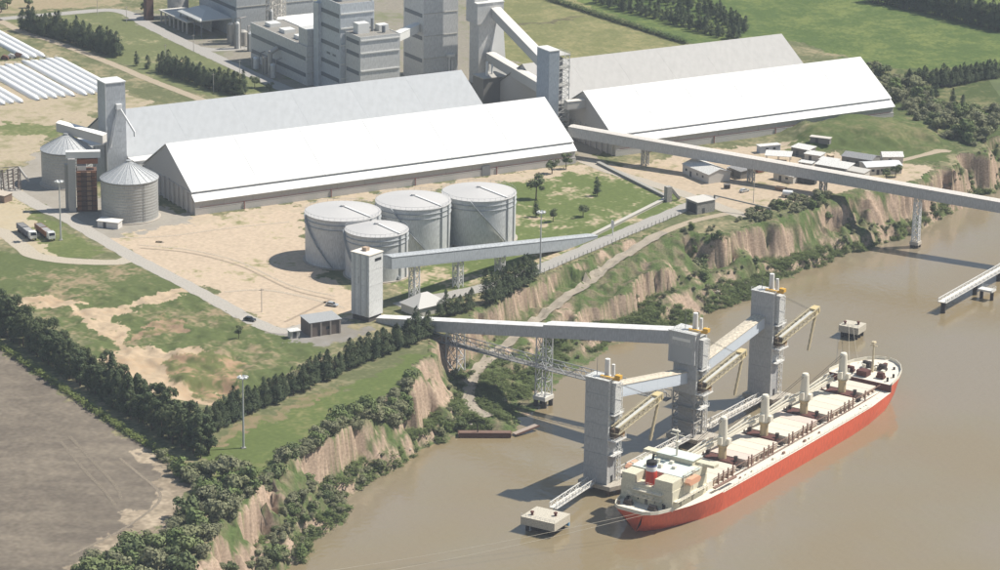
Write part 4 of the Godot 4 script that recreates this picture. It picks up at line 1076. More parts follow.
	for hh in [[36.0, 52.0], [58.2, 79.0], [85.2, 106.0], [112.2, 133.0], [139.2, 148.8]]:
		var w := 7.2 if hh[0] < 135 else 6.6
		var co := part(t, "hatch_coaming", B.new().box(hh[0], 6.1, -w, hh[1], 8.0, w), M(rgb(196, 176, 158), 0.8, 0, fine, 0.3))
		var n := maxi(2, int((hh[1] - hh[0]) / 4.5))
		for k in n:
			var xa: float = lerpf(hh[0], hh[1], float(k) / n) + 0.02
			var xb: float = lerpf(hh[0], hh[1], float(k + 1) / n) - 0.02
			part(co, "cover_panel", B.new().prism([Vector2(xa, 8.003), Vector2(xb, 8.003), Vector2(xb - 0.06, 8.75), Vector2(xa + 0.06, 8.75)], -w - 0.25, w + 0.25), pink[rng.randi() % 2 if hh[0] > 100 else rng.randi() % 3])
		for k in int(hh[1] - hh[0]) / 3:
			for s in [-1, 1]: part(co, "coaming_stay", B.new().box(hh[0] + 1.2 + k * 3, 6.3, s * (w + 0.35) - 0.32, hh[0] + 1.45 + k * 3, 7.9, s * (w + 0.35) + 0.32), M(rgb(170, 146, 128), 0.8))
	# cranes between the hatches, jibs laid along the deck
	for xc in [55.0, 82.0, 109.0, 136.0]:
		part(t, "mast_house", B.new().box(xc - 2.2, 6.2, -5.0, xc + 2.0, 8.9, 5.0), oxide)
		var cr := part(t, "crane_pedestal", B.new().lathe(Vector3(xc, 0, 0.4), [[1.4, 8.903], [1.35, 12.6], [1.8, 13.2], [1.8, 13.6]], 16), M(rgb(204, 184, 144), 0.7, 0, grain, 0.4))
		part(cr, "crane_column", B.new().lathe(Vector3(xc, 0, 0.4), [[1.7, 13.603], [1.5, 17.5], [1.25, 22.4], [1.0, 23.0], [0, 23.2]], 16), white)
		part(cr, "crane_cab", B.new().box(xc - 0.4, 13.9, 1.5, xc + 1.4, 15.8, 2.9), white)
		part(cr, "crane_winch", B.new().box(xc - 2.3, 14.2, -0.4, xc - 1.2, 16.6, 1.2), white)
		var jib := B.new()
		var j0 := Vector3(xc - 1.6, 13.6, -3.2)
		var j1 := Vector3(xc - 24.0, 10.2, -6.6)
		for z in [-0.9, 0.9]:
			jib.bar(j0 + Vector3(0, 0, z), j1 + Vector3(0, 0, z * 0.6), 0.7, 1.0)
			jib.bar(j0 + Vector3(0, 1.6, z), j1 + Vector3(0, 0.9, z * 0.6), 0.4, 0.4)
		for k in 9:
			var e := j0.lerp(j1, k / 8.0)
			jib.bar(e - Vector3(0, 0, 0.9), e + Vector3(0, 0, 0.9), 0.25, 0.25)
			jib.bar(e - Vector3(0, 0, 0.8), e + Vector3(0, 1.2 - k * 0.1, -0.8), 0.2, 0.2)
		part(cr, "crane_jib", jib, white)
		var wire := B.new()
		for z in [-0.4, 0.4]: wire.bar(Vector3(xc, 22.6, 0.4 + z), j1 + Vector3(1.0, 0.8, z), 0.1, 0.1)
		part(cr, "crane_wire", wire, dark)
		for s in [-1, 1]:
			part(t, "vent_cowl", B.new().tube(Vector3(xc + 0.4, 8.6, s * 5.2), Vector3(xc + 0.4, 10.4, s * 5.2), 0.5, 0.7, 10), dark)
			part(t, "deck_winch", B.new().tube(Vector3(xc, 7.4, s * 6.6 - 0.9), Vector3(xc, 7.4, s * 6.6 + 0.9), 0.8, 0.8, 12), dark)
	# timber stanchions along both sides, in groups
	for xs in [39.0, 42.0, 45.0, 48.0, 58.0, 60.0, 68.0, 71.0, 74.0, 84.5, 87.0, 94.0, 97.0, 100.0, 111.5, 113.5, 123.0, 126.0, 129.0, 138.0]:
		for s in [-1, 1]:
			part(t, "stanchion", B.new().box(xs - 0.2, 6.2, s * 8.5 - 0.18, xs + 0.2, 10.4, s * 8.5 + 0.18), brown)
	for s in [-1, 1]:
		var rl := B.new()
		railing(rl, Vector3(35, 6.4, s * 13.1), Vector3(134, 6.5, s * 13.1), 1.1, 3.0)
		part(t, "side_rail", rl, white)
		part(t, "deck_pipe", B.new().bar(Vector3(36, 6.7, s * 8.9), Vector3(149, 7.0, s * 8.9), 0.22, 0.22), brown)
		part(t, "coaming_walk", B.new().bar(Vector3(36, 9.4, s * 8.5), Vector3(149, 9.4, s * 8.5), 0.2, 0.2), brown)
	# accommodation
	var house := part(t, "deckhouse", B.new().box(9.4, 6.7, -9.4, 30.0, 13.2, 9.4), cream)
	part(house, "upper_deckhouse", B.new().box(15.5, 13.203, -9.2, 30.4, 16.2, 9.2), cream)
	part(house, "aft_wall", B.new().box(9.5, 13.203, -9.2, 15.4, 16.0, -4.4), cream)
	part(house, "aft_wall", B.new().box(9.5, 13.203, 2.8, 15.4, 16.2, 9.2), cream)
	part(house, "bridge", B.new().box(26.0, 16.203, -6.4, 31.4, 17.9, 6.4), cream)
	for s in [-1, 1]: part(house, "bridge_wing", B.new().box(28.0, 16.204, minf(s * 6.403, s * 13.0), 31.0, 17.1, maxf(s * 6.403, s * 13.0)), cream)
	var green := M(rgb(206, 214, 204), 0.8, 0, fine, 0.2)
	part(house, "boat_deck", B.new().box(15.3, 16.203, -9.5, 25.9, 16.35, 9.5), green)
	part(house, "bridge_roof", B.new().box(25.7, 17.903, -6.8, 31.8, 18.1, 6.8), green)
	var glass := M(rgb(30, 36, 40), 0.1)
	for z in range(-5, 6, 2): part(house, "bridge_window", B.new().box(31.403, 16.8, z - 0.75, 31.47, 17.6, z + 0.75), glass)
	for lev in [8.2]:
		for k in 6:
			var x := 13.2 + k * 3.0
			if lev > 14 and x < 17: continue
			for s in [-1, 1]: part(house, "porthole", B.new().box(x, lev, s * 9.4 - 0.05, x + 0.45, lev + 0.55, s * 9.4 + 0.05), glass)
		if lev < 14:
			for z in range(-6, 7, 3): part(house, "porthole", B.new().box(9.33, lev, z - 0.22, 9.397, lev + 0.5, z + 0.22), glass)
	var ext := B.new()
	for z in [-6.0, 2.0]:
		for k in 6: ext.box(7.4 + k * 0.3, 10.9 - 0.45 * k, z, 7.8 + k * 0.3, 11.0 - 0.45 * k, z + 1.2)
	railing(ext, Vector3(9.5, 13.2, -4.3), Vector3(9.5, 13.2, 2.7)); railing(ext, Vector3(16.4, 16.35, 9.3), Vector3(27, 16.35, 9.3)); railing(ext, Vector3(16.4, 16.35, -9.3), Vector3(27, 16.35, -9.3))
	part(house, "ladders_and_rails", ext, white)
	for y in [9.6, 11.6]:
		var pb := B.new().box(7.9, y, -6.5 + (y - 9.6), 9.397, y + 0.15, 6.0)
		railing(pb, Vector3(8.0, y + 0.1, -6.4), Vector3(8.0, y + 0.1, 5.9), 1.0, 1.6)
		part(house, "aft_platform", pb, white)
	part(house, "mess_door", B.new().box(9.33, 6.9, -0.6, 9.397, 8.9, 0.5), M(rgb(120, 116, 104), 0.7))
	for x in [14.0, 21.0]:
		part(house, "side_door", B.new().box(x, 6.9, 9.403, x + 1.0, 8.8, 9.47), M(rgb(140, 134, 118), 0.7))
	var sl := B.new().box(10.0, 9.9, 9.403, 29.5, 10.05, 11.0)
	railing(sl, Vector3(10.0, 10.0, 10.9), Vector3(29.5, 10.0, 10.9), 1.0, 1.8)
	part(house, "side_gallery", sl, white)
	for k in 5: part(house, "deck_locker", B.new().box(16.5 + k * 1.7, 16.353, -5.5 + (k * 37 % 11), 17.6 + k * 1.7, 17.2 + 0.3 * (k % 2), -4.3 + (k * 37 % 11)), white)
	var fn := part(t, "funnel", B.new().lathe(Vector3(12.4, 0, -0.3), [[1.9, 13.2], [1.8, 17.6]], 20), M(rgb(190, 62, 44), 0.5))
	part(fn, "white_band", B.new().lathe(Vector3(12.4, 0, -0.3), [[1.8, 17.603], [1.75, 19.0]], 20), M(rgb(220, 220, 218), 0.5))
	part(fn, "blue_band", B.new().lathe(Vector3(12.4, 0, -0.3), [[1.75, 19.003], [1.73, 19.6]], 20), M(rgb(76, 88, 132), 0.5))
	part(fn, "funnel_cap", B.new().lathe(Vector3(12.4, 0, -0.3), [[1.73, 19.603], [1.65, 20.6], [0.8, 21.0], [0.0, 21.0]], 20), M(rgb(30, 28, 28), 0.8))
	part(fn, "exhaust_pipe", B.new().tube(Vector3(13.0, 20.8, -0.3), Vector3(13.6, 22.6, -0.3), 0.4, 0.4, 8), M(rgb(26, 26, 26), 0.8))
	part(t, "radar_mast", B.new().tube(Vector3(27, 18.0, 0), Vector3(27, 27, 0), 0.35, 0.2, 8).bar(Vector3(27, 25, -2.5), Vector3(27, 25, 2.5), 0.25, 0.25).box(25.6, 26.4, -1.4, 26.4, 26.9, 1.4).box(26.2, 22.6, -1.0, 27.8, 22.9, 1.0), white)
	for s in [-1, 1]:
		var bt := part(t, "lifeboat", B.new().prism([Vector2(15.2, 15.0), Vector2(16.2, 13.9), Vector2(21.4, 13.9), Vector2(22.4, 15.0), Vector2(21.2, 15.9), Vector2(16.4, 15.9)], s * 11.0 - 0.9, s * 11.0 + 0.9), M(rgb(214, 160, 128), 0.5))
		part(bt, "davit", B.new().bar(Vector3(16, 10.9, s * 9.5), Vector3(16, 16.8, s * 9.2), 0.3, 0.3).bar(Vector3(21.5, 10.9, s * 9.5), Vector3(21.5, 16.8, s * 9.2), 0.3, 0.3).bar(Vector3(16, 16.7, s * 9.0), Vector3(16, 16.9, s * 10.4), 0.3, 0.3).bar(Vector3(21.5, 16.7, s * 9.0), Vector3(21.5, 16.9, s * 10.4), 0.3, 0.3), white)
	part(t, "side_house", B.new().box(31.5, 6.7, 4.0, 34.6, 9.4, 9.0), white)
	part(t, "gangway", B.new().bar(Vector3(31, 8.5, 11.6), Vector3(44, 8.5, 11.9), 1.0, 0.4), brown)
	# foredeck gear
	part(t, "foremast", B.new().tube(Vector3(158, 10.2, 0.6), Vector3(158, 21.5, 0.6), 0.5, 0.25, 10).bar(Vector3(158, 19.8, -0.8), Vector3(158, 19.8, 2.0), 0.3, 0.3).box(157.2, 20.6, 0, 158.8, 21.3, 1.2), M(rgb(206, 192, 160), 0.7))
	for s in [-1, 1]:
		part(t, "windlass", B.new().tube(Vector3(161, 11.6, s * 3.0 - 1.2), Vector3(161, 11.6, s * 3.0 + 1.2), 1.1, 1.1, 14).box(160, 10.5, s * 3.0 - 1.5, 162, 11.2, s * 3.0 + 1.5), dark)
		part(t, "mooring_winch", B.new().tube(Vector3(154, 11.3, s * 6.0 - 1.2), Vector3(154, 11.3, s * 6.0 + 1.2), 0.9, 0.9, 14).box(153, 10.2, s * 6.0 - 1.5, 155, 10.9, s * 6.0 + 1.5), oxide)
		part(t, "mooring_winch", B.new().tube(Vector3(6.0, 8.3, s * 4.5 - 1.2), Vector3(6.0, 8.3, s * 4.5 + 1.2), 0.8, 0.8, 14).box(5.2, 7.2, s * 4.5 - 1.5, 6.8, 8.0, s * 4.5 + 1.5), dark)
		for x in [152.5, 157.0, 164.0, 4.0, 9.0]:
			var ww: float = 6.6 if x < 20 else (9.4 if x < 160 else 6.0)
			part(t, "bollard", B.new().tube(Vector3(x, 7.2 if x < 20 else 10.0, s * ww), Vector3(x, 8.5 if x < 20 else 11.3, s * ww), 0.4, 0.45, 8), dark)
	part(t, "deck_store", B.new().box(151.5, 10.1, -2.4, 155.0, 12.0, 1.6), oxide)
	for k in 16:
		var x := rng.randf_range(151.5, 166)
		var w := 6.0 if x < 160 else 3.5
		var z := rng.randf_range(-w, w)
		var e := rng.randf_range(0.4, 0.9)
		part(t, "deck_fitting", B.new().box(x - e, 10.2, z - e * 0.7, x + e, 10.9 + e, z + e * 0.7), [dark, oxide, white][rng.randi() % 3])
	for k in 14:
		var x := rng.randf_range(36, 148)
		var e := rng.randf_range(0.35, 0.8)
		part(t, "deck_fitting", B.new().box(x - e, 6.2, 11.0 - e * 0.5, x + e, 6.6 + e * 0.5, 11.0 + e * 0.5), [brown, white, white][rng.randi() % 3])

func dolphin(label: String, at: Vector3, turn: float, lx: float, lz: float, blue: bool) -> void:
	var t := thing("mooring_dolphin", label, "dolphin", at, turn)
	var conc := M(rgb(206, 198, 180), 0.9, 0, grain, 0.15)
	var dk := M(rgb(58, 52, 46), 0.9)
	part(t, "cap", B.new().box(-lx / 2, 2.2, -lz / 2, lx / 2, 4.8, lz / 2), conc)
	for x in [-0.36, 0.0, 0.36]:
		for z in [-0.36, 0.36]: part(t, "pile", B.new().tube(Vector3(x * lx, -4, z * lz), Vector3(x * lx, 2.22, z * lz), 0.6, 0.6, 10), dk)
	part(t, "fender_wall", B.new().box(-lx * 0.3, 0.3, -lz * 0.3, lx * 0.3, 2.21, lz * 0.3), dk)
	for e in [[-0.2, -0.3], [0.1, 0.25]]:
		part(t, "bollard", B.new().lathe(Vector3(e[0] * lx, 0, e[1] * lz), [[0.45, 4.8], [0.4, 5.5], [0.65, 5.7], [0.6, 6.0], [0, 6.05]], 10), M(rgb(92, 52, 42), 0.8))
	var rl := B.new()
	railing(rl, Vector3(-lx / 2 + 0.1, 4.8, -lz / 2 + 0.1), Vector3(-lx / 2 + 0.1, 4.8, lz / 2 - 0.1), 1.0, 1.6)
	part(t, "handrail", rl, M(rgb(200, 198, 190), 0.6))
	if blue: part(t, "blue_fender", B.new().box(lx / 2 + 0.003, 0.6, lz / 2 - 3.0, lx / 2 + 0.5, 4.4, lz / 2 - 0.4), M(rgb(108, 164, 204), 0.6))

# ---------------------------------------------------------------- plants
var leaf_m: StandardMaterial3D
func leaf(b: B, p: Vector3, size: float, rng: RandomNumberGenerator, out: Vector3) -> void:
	var a := Vector3(rng.randf_range(-1, 1), rng.randf_range(-0.7, 0.7), rng.randf_range(-1, 1)).normalized()
	var u := (a - out * a.dot(out) * 0.85).normalized()
	var w := u.cross(out + Vector3(rng.randf_range(-0.5, 0.5), rng.randf_range(-0.1, 0.7), rng.randf_range(-0.5, 0.5))).normalized()
	u *= size; w *= size * rng.randf_range(0.45, 0.8)
	b.tri(p - u, p + w * 0.9, p + u); b.tri(p - u * 0.8, p + u * 0.9, p - w)
func conifer_mesh(rng: RandomNumberGenerator, h: float, R: float, n: int, base: Color) -> ArrayMesh:
	var b := B.new()
	b.use_c = true
	var lobes := []
	for k in 30: lobes.append([rng.randf_range(0, TAU), rng.randf_range(0.03, 0.97), rng.randf_range(0.7, 1.3)])
	for i in n:
		var L: Array = lobes[rng.randi() % lobes.size()]
		var t := clampf(L[1] + rng.randfn() * 0.05, 0.03, 1.0)
		var an: float = L[0] + rng.randfn() * 0.4
		var prof := (0.55 + 0.45 * smoothstep(0.0, 0.3, t)) * pow(1.0 - t, 0.5) + 0.05
		var r: float = R * prof * L[2] * pow(rng.randf(), 0.45)
		var p := Vector3(cos(an) * r, h * (0.08 + 0.92 * t) - r * 0.12, sin(an) * r)
		var out := Vector3(cos(an), 0.45, sin(an)).normalized()
		b.col = base * rng.randf_range(0.8, 1.2) * 1.15
		leaf(b, p, rng.randf_range(0.28, 0.55) * (1.0 - t * 0.3), rng, out)
	return b.mesh()
func bushy_mesh(rng: RandomNumberGenerator, h: float, R: float, n: int, blobs: int, base: Color, low: float, ls := 1.0) -> ArrayMesh:
	var b := B.new()
	b.use_c = true
	var C := []
	for k in blobs:
		var a := rng.randf_range(0, TAU)
		var d := R * 0.62 * sqrt(rng.randf())
		var rr := R * rng.randf_range(0.34, 0.58)
		C.append([Vector3(cos(a) * d, lerpf(h * low + rr * 0.5, h - rr * 0.8, rng.randf()), sin(a) * d), rr, rng.randf_range(0.86, 1.14)])
	for i in n:
		var c: Array = C[rng.randi() % blobs]
		var out := Vector3(rng.randfn(), rng.randfn() * 0.8 + 0.25, rng.randfn()).normalized()
		var p: Vector3 = c[0] + out * c[1] * pow(rng.randf(), 0.35) * Vector3(1, 0.8, 1)
		if p.y < h * low * 0.6: continue
		b.col = base * rng.randf_range(0.84, 1.16) * c[2] * 1.75
		leaf(b, p, rng.randf_range(0.28, 0.55) * ls, rng, out)
	return b.mesh()
func plant_proto(called: String, cat: String, crown: ArrayMesh, trunk: B, crown_name := "crown") -> Node3D:
	var o := Node3D.new()
	o.name = called
	var bark := M(rgb(84, 70, 56), 0.95)
	part(o, "trunk" if cat == "tree" else "stem", trunk, bark)
	part(o, crown_name, crown, leaf_m)
	o.set_meta("category", cat)
	return o
func along(L: Array, step: float, rng: RandomNumberGenerator, jit: float) -> Array:
	var out := []
	var carry := 0.0
	for i in L.size() - 1:
		var a := Vector2(L[i][0], L[i][1])
		var b := Vector2(L[i + 1][0], L[i + 1][1])
		var d := carry
		while d < a.distance_to(b):
			out.append(a.lerp(b, d / a.distance_to(b)) + Vector2(rng.randf_range(-jit, jit), rng.randf_range(-jit, jit)))
			d += step
		carry = d - a.distance_to(b)
	return out
func put(proto: Node3D, label: String, group: String, p: Vector2, sc: float, turn: float, lo := 0.0, hi := 0.0) -> void:
	if hi > lo:
		var f := (sc - lo) / (hi - lo)
		label = ("small " if f < 0.33 else ("" if f < 0.67 else "large ")) + String(proto.get_meta("look", "")) + label
	var o := dup(proto, label, Vector3(p.x, Hq(p.x, p.y) - 0.1, p.y), turn, sc, String(proto.name))
	o.set_meta("group", group)
	if o.has_meta("look"): o.remove_meta("look")
func vegetation() -> void:
	leaf_m = StandardMaterial3D.new()
	leaf_m.vertex_color_use_as_albedo = true
	leaf_m.roughness = 0.8
	leaf_m.backlight_enabled = true
	leaf_m.backlight = Color(0.30, 0.34, 0.16)
	leaf_m.metallic_specular = 0.2
	leaf_m.cull_mode = BaseMaterial3D.CULL_DISABLED
	var rng := RandomNumberGenerator.new()
	rng.seed = 4242
	var pines := []
	var belt := []
	for k in 6:
		var h := rng.randf_range(11.5, 15.0)
		var cb := Color(0.062, 0.082, 0.042).lerp(Color(0.085, 0.1, 0.048), rng.randf())
		var cm := conifer_mesh(rng, h, rng.randf_range(2.5, 3.1), 1500, cb) if k % 3 == 0 else bushy_mesh(rng, h, 2.8, 1700, 18, cb * 0.72, 0.04, 0.8)
		belt.append(plant_proto("windbreak_tree", "tree", cm, B.new().tube(Vector3.ZERO, Vector3(0, h * 0.9, 0), 0.26, 0.05, 7)))
		belt[k].set_meta("look", "pointed " if k % 3 == 0 else "bushy ")
	for k in 6:
		var h := rng.randf_range(12.5, 15.5)
		pines.append(plant_proto("evergreen_tree", "tree", conifer_mesh(rng, h, rng.randf_range(3.3, 4.1), 1700, Color(0.06, 0.078, 0.044).lerp(Color(0.08, 0.094, 0.048), rng.randf())), B.new().tube(Vector3.ZERO, Vector3(0, h * 0.9, 0), 0.28, 0.05, 7)))
	var leafy := []
	for k in 4:
		var h := rng.randf_range(6.5, 8.5)
		var tr := B.new().tube(Vector3.ZERO, Vector3(0.1, h * 0.45, 0), 0.24, 0.16, 7)
		for q in 4: tr.tube(Vector3(0.1, h * 0.42, 0), Vector3(cos(q * 1.6) * 1.7, h * 0.75, sin(q * 1.6) * 1.7), 0.13, 0.04, 5)
		leafy.append(plant_proto("leafy_tree", "tree", bushy_mesh(rng, h, 3.1, 750, 9, Color(0.075, 0.09, 0.045), 0.35), tr))
	var shrubs := []
	var greens := [Color(0.075, 0.095, 0.04), Color(0.095, 0.112, 0.05), Color(0.11, 0.115, 0.062), Color(0.068, 0.083, 0.04), Color(0.12, 0.122, 0.072), Color(0.085, 0.11, 0.042)]
	for k in 6:
		var h := rng.randf_range(2.6, 3.6)
		var st := B.new()
		for q in 4: st.tube(Vector3.ZERO, Vector3(cos(q * 1.57) * 0.9, h * 0.6, sin(q * 1.57) * 0.9), 0.09, 0.03, 5)
		shrubs.append(plant_proto("shrub", "shrub", bushy_mesh(rng, h, 2.1, 700, 8, greens[k], 0.0, 0.62), st, "foliage"))
		shrubs[k].set_meta("look", ["dark green ", "green ", "olive ", "deep green ", "pale olive ", "bright green "][k])
	# wind break beside the ploughed field
	var nb := Vector2(0.58, -0.81)
	for row in 2:
		for p in along(BELT1, 2.7, rng, 1.0):
			var q: Vector2 = p + Vector2(0.55, -0.83) * (8.0 + row * 5.0)
			if q.x < -186 or q.x > -86: continue
			put(belt[rng.randi() % 6], "dark evergreen in the dense wind break beside the ploughed brown field", "wind break beside the ploughed field", q, rng.randf_range(0.72, 1.12), rng.randf_range(0, 360), 0.72, 1.12)
	for row in 2:
		for p in along(BELT2, 4.6, rng, 0.9):
			put(pines[rng.randi() % 6], "dark evergreen in the row between dug earth and the bluff lawn", "evergreens along the top of the bluff", p + Vector2(0.25, -0.97) * (1.0 + row * 4.5), rng.randf_range(0.55, 0.86), rng.randf_range(0, 360), 0.55, 0.86)
	for e in [[ROWA, 3.6, "dark tree in the row beside the white grain bags", "tree row beside the grain bags", 0.62, 0.98], [ROWB, 3.6, "dark tree in the short row behind the grey store roof", "tree row behind the grey store", 0.6, 0.85], [ROWC, 6.0, "dark tree beyond the pasture hedge", "trees beyond the pasture hedge", 0.5, 0.8], [ROWC2, 7.0, "dark tree at the back of the pasture copse", "trees at the back of the pasture copse", 0.5, 0.78], [ROWD, 4.2, "dark conifer in the dense row across the green field", "conifer row across the green field", 0.85, 1.15], [ROWE, 3.6, "narrow dark cypress at the edge of the green field", "cypresses at the edge of the green field", 0.55, 0.8]]:
		for row in 2:
			for p in along(e[0], e[1], rng, 0.8):
				put(pines[rng.randi() % 6], e[2], e[3], p + Vector2(0.5, -0.86) * (row * 4.0), rng.randf_range(e[4], e[5]), rng.randf_range(0, 360), e[4], e[5])
	var cl := ["single dark conifer on the lawn in front of the white store", "conifer under the tall leafy tree beside the round tank"]
	var k := 0
	for p in SPOTS.conifer:
		var lab: String = cl[k] if k < 2 else ("dark conifer between the inclined conveyor and the quay road" if k < 8 else ("round dark conifer in the scrub behind the bluff" if k < 12 else "lone dark tree between the two tree rows"))
		put(pines[rng.randi() % 6], lab, "single conifers", Vector2(p[0], p[1]), rng.randf_range(0.5, 0.62) * (1.0 if k < 2 or k > 7 else (1.15 if k < 5 else 1.6)), rng.randf_range(0, 360))
		k += 1
	for p in SPOTS.road_conifer:
		var big2: bool = p[0] > -8.0
		put(pines[rng.randi() % 6], "dark conifer in the clump between inclined conveyor and quay road" if big2 else "dark conifer behind the pyramid roofed shed", "conifers by the quay road", Vector2(p[0], p[1]), rng.randf_range(0.75, 0.95) if big2 else rng.randf_range(0.5, 0.65), rng.randf_range(0, 360))
	k = 0
	var ll := ["thin leafy tree against the white store wall", "tall leafy tree on the lawn beside the round tank", "bare looking tree by the white post on the lawn", "small round tree on the lawn by the inclined conveyor", "thin leafy tree near the corner of the white store", "green tree beside the grey roofed site huts", "green tree at the brink beside the site huts", "round bush by the road junction near the dark car"]
	for p in SPOTS.leafy:
		put(leafy[rng.randi() % 4], ll[k], "single leafy trees", Vector2(p[0], p[1]), [1.0, 1.35, 0.85, 0.7, 0.9, 0.85, 0.95, 0.6][k], rng.randf_range(0, 360))
		k += 1
	for p in SPOTS.backbush:
		put(leafy[rng.randi() % 4], "dark bushy tree at the back of the plant", "bushy trees at the back of the plant", Vector2(p[0], p[1]), rng.randf_range(0.7, 1.1), rng.randf_range(0, 360))
	# shrubs on and under the bluff
	var spec := {
		"bl": [46, 1.3, 2.6, "shrub on the bluff at the corner of the ploughed field", "shrubs at the field corner"],
		"hedgeend": [12, 1.0, 2.0, "shrub at the end of the field hedge", "shrubs at the end of the field hedge"],
		"cliff": [64, 0.9, 2.1, "shrub clinging to the upper bluff below the lawn", "shrubs on the upper bluff"],
		"foot": [46, 0.6, 1.35, "shrub between the bare bluff and the muddy water", "low shrubs at the foot of the bluff"],
		"land": [10, 0.35, 0.8, "shrub on the slope beside the ramp road", "low shrubs beside the ramp road"],
		"cutfoot": [6, 0.5, 0.9, "shrub under the covered conveyor at the foot of the bluff", "shrubs under the covered conveyor"],
		"shelf": [24, 0.4, 0.9, "shrub along the shore below the cut cliff", "shrubs along the shore below the cut cliff"],
		"bay": [22, 0.5, 1.0, "shrub at the waterline under the long gallery", "shrubs at the waterline under the long gallery"],
		"rim": [24, 0.7, 1.4, "shrub hanging over the brink beside the site yard", "shrubs at the brink of the site yard"],
		"hollow": [10, 0.8, 1.4, "shrub hanging over the dark hollow in the cliff", "shrubs over the hollow in the cliff"],
		"eastwood": [44, 1.3, 2.8, "bush in the scrub wood beyond the white store", "bushes beyond the white store"],
	}
	var small := []
	for key in spec:
		var e: Array = spec[key]
		var poly := PackedVector2Array()
		for p in VEG[key][0]: poly.append(Vector2(p[0], p[1]))
		var lo := poly[0]
		var hi := poly[0]
		for p in poly:
			lo = lo.min(p); hi = hi.max(p)
		var got := 0
		var tries := 0
		while got < e[0] and tries < 4000:
			tries += 1
			var p := Vector2(rng.randf_range(lo.x, hi.x), rng.randf_range(lo.y, hi.y))
			if not Geometry2D.is_point_in_polygon(p, poly): continue
			var y := Hq(p.x, p.y)
			if y < 0.2: continue
			if key in ["foot", "land", "shelf"] and near_line(p, RAMP).x < 3.2: continue
			put(shrubs[rng.randi() % 6], e[3], e[4], p, rng.randf_range(e[1], e[2]), rng.randf_range(0, 360), e[1], e[2])
			got += 1
		# smaller growth between them
		tries = 0
		got = 0
		while got < int(e[0]) * 3 and tries < 6000:
			tries += 1
			var p := Vector2(rng.randf_range(lo.x, hi.x), rng.randf_range(lo.y, hi.y))
			if not Geometry2D.is_point_in_polygon(p, poly): continue
			var y := Hq(p.x, p.y)
			if y < 0.2 or near_line(p, RAMP).x < 3.0: continue
			var s: float = rng.randf_range(0.25, 0.6) * e[2]
			small.append(Transform3D(Basis(Vector3.UP, rng.randf_range(0, TAU)).scaled(Vector3(s, s * rng.randf_range(0.6, 1.0), s)), Vector3(p.x, y - 0.15, p.y)))
			got += 1
	var fol: MeshInstance3D = shrubs[4].get_child(1)
	multi("bank_scrub", "low scrub filling the gaps between the shrubs of the bank", "scrub", fol.mesh, small)
	for pr in belt + pines + leafy + shrubs: pr.free()
	# ground cover: leaf tufts over the bank, too many to count
	var tb := B.new()
	tb.use_c = true
	for i in 34:
		tb.col = Color(0.1, 0.125, 0.048) * rng.randf_range(0.7, 1.4)
		leaf(tb, Vector3(rng.randfn() * 0.55, absf(rng.randfn()) * 0.3 + 0.15, rng.randfn() * 0.55), rng.randf_range(0.15, 0.34), rng, Vector3.UP)
	var xf := []
	var tries := 0
	while xf.size() < 13000 and tries < 300000:
		tries += 1
		var x := rng.randf_range(-100, 250)
		var z := rng.randf_range(-260, 310)
		var i := int((x - GX0) / GS)
		var j := int((z - GZ0) / GS)
		if bank[j * gw + i] != 1: continue
		var y := hmap[j * gw + i]
		if y < 0.35: continue
		var sl := absf(hmap[j * gw + i + 1] - y) + absf(hmap[(j + 1) * gw + i] - y)
		if y > 5.0: continue
		var cover := nz.get_noise_2d(x * 2.2 + 40.0, z * 2.2) + 0.2
		if sl > 1.6 + cover * 2.0 or cover < -0.12: continue
		if near_line(Vector2(x, z), RAMP).x < 2.6: continue
		var s := rng.randf_range(0.6, 1.7)
		xf.append(Transform3D(Basis(Vector3.UP, rng.randf_range(0, TAU)).scaled(Vector3(s, s * rng.randf_range(0.7, 1.3), s)), Vector3(x, Hq(x, z), z)))
	multi("ground_cover", "low green undergrowth spread over the river bank", "undergrowth", tb.mesh(), xf)
	# pale stones along the shore
	for q in [[-2.0, 112.0, 9], [9.0, 104.0, 9], [-40.0, 178.0, 6], [-20.0, 146.0, 8], [96.0, -22.0, 6]]:
		for e in int(q[2]):
			var x: float = q[0] + rng.randfn() * 7.0
			var z: float = q[1] + rng.randfn() * 7.0
			var y := Hq(x, z)
			if y < 0.0 or y > 8.0 or near_line(Vector2(x, z), RAMP).x < 2.5: continue
			var s := rng.randf_range(0.4, 1.1)
			var rb := B.new()
			var pr := []
			for w in 6: pr.append([s * [0.75, 1.05, 1.0, 0.8, 0.45, 0.0][w] * rng.randf_range(0.85, 1.15), s * w * 0.2])
			rb.lathe(Vector3.ZERO, pr, 7)
			var rk := part(self, "shore_rock", rb, M(rgb(186, 176, 160), 0.95, 0, grain, 0.4))
			rk.position = Vector3(x, y - 0.15, z)
			rk.rotation_degrees = Vector3(rng.randf_range(-15, 15), rng.randf_range(0, 360), rng.randf_range(-15, 15))
			tag(rk, "pale boulder lying on the green river bank", "rock", "pale boulders on the bank")
	# hedges
	for e in [[HEDGE1, 2.4, 1.9, "low bright green hedge along the edge of the ploughed field", Color(0.14, 0.17, 0.055)], [HEDGE2, 3.4, 3.0, "thick green hedge between the pasture and the far copse", Color(0.07, 0.10, 0.038)]]:
		var hb := B.new()
		hb.use_c = true
		var st := B.new()
		for p in along(e[0], 0.4, rng, 0.3):
			if p.x < -200: continue
			for q in 16:
				hb.col = e[4] * rng.randf_range(0.7, 1.3)
				leaf(hb, Vector3(p.x + rng.randfn() * e[1] * 0.35, PL + rng.randf_range(0.1, e[2]) * (0.85 + 0.2 * nz2.get_noise_2d(p.x * 8, p.y * 8)), p.y + rng.randfn() * e[1] * 0.35), rng.randf_range(0.25, 0.5) * (1.0 if e[2] < 2 else 1.4), rng, Vector3.UP)
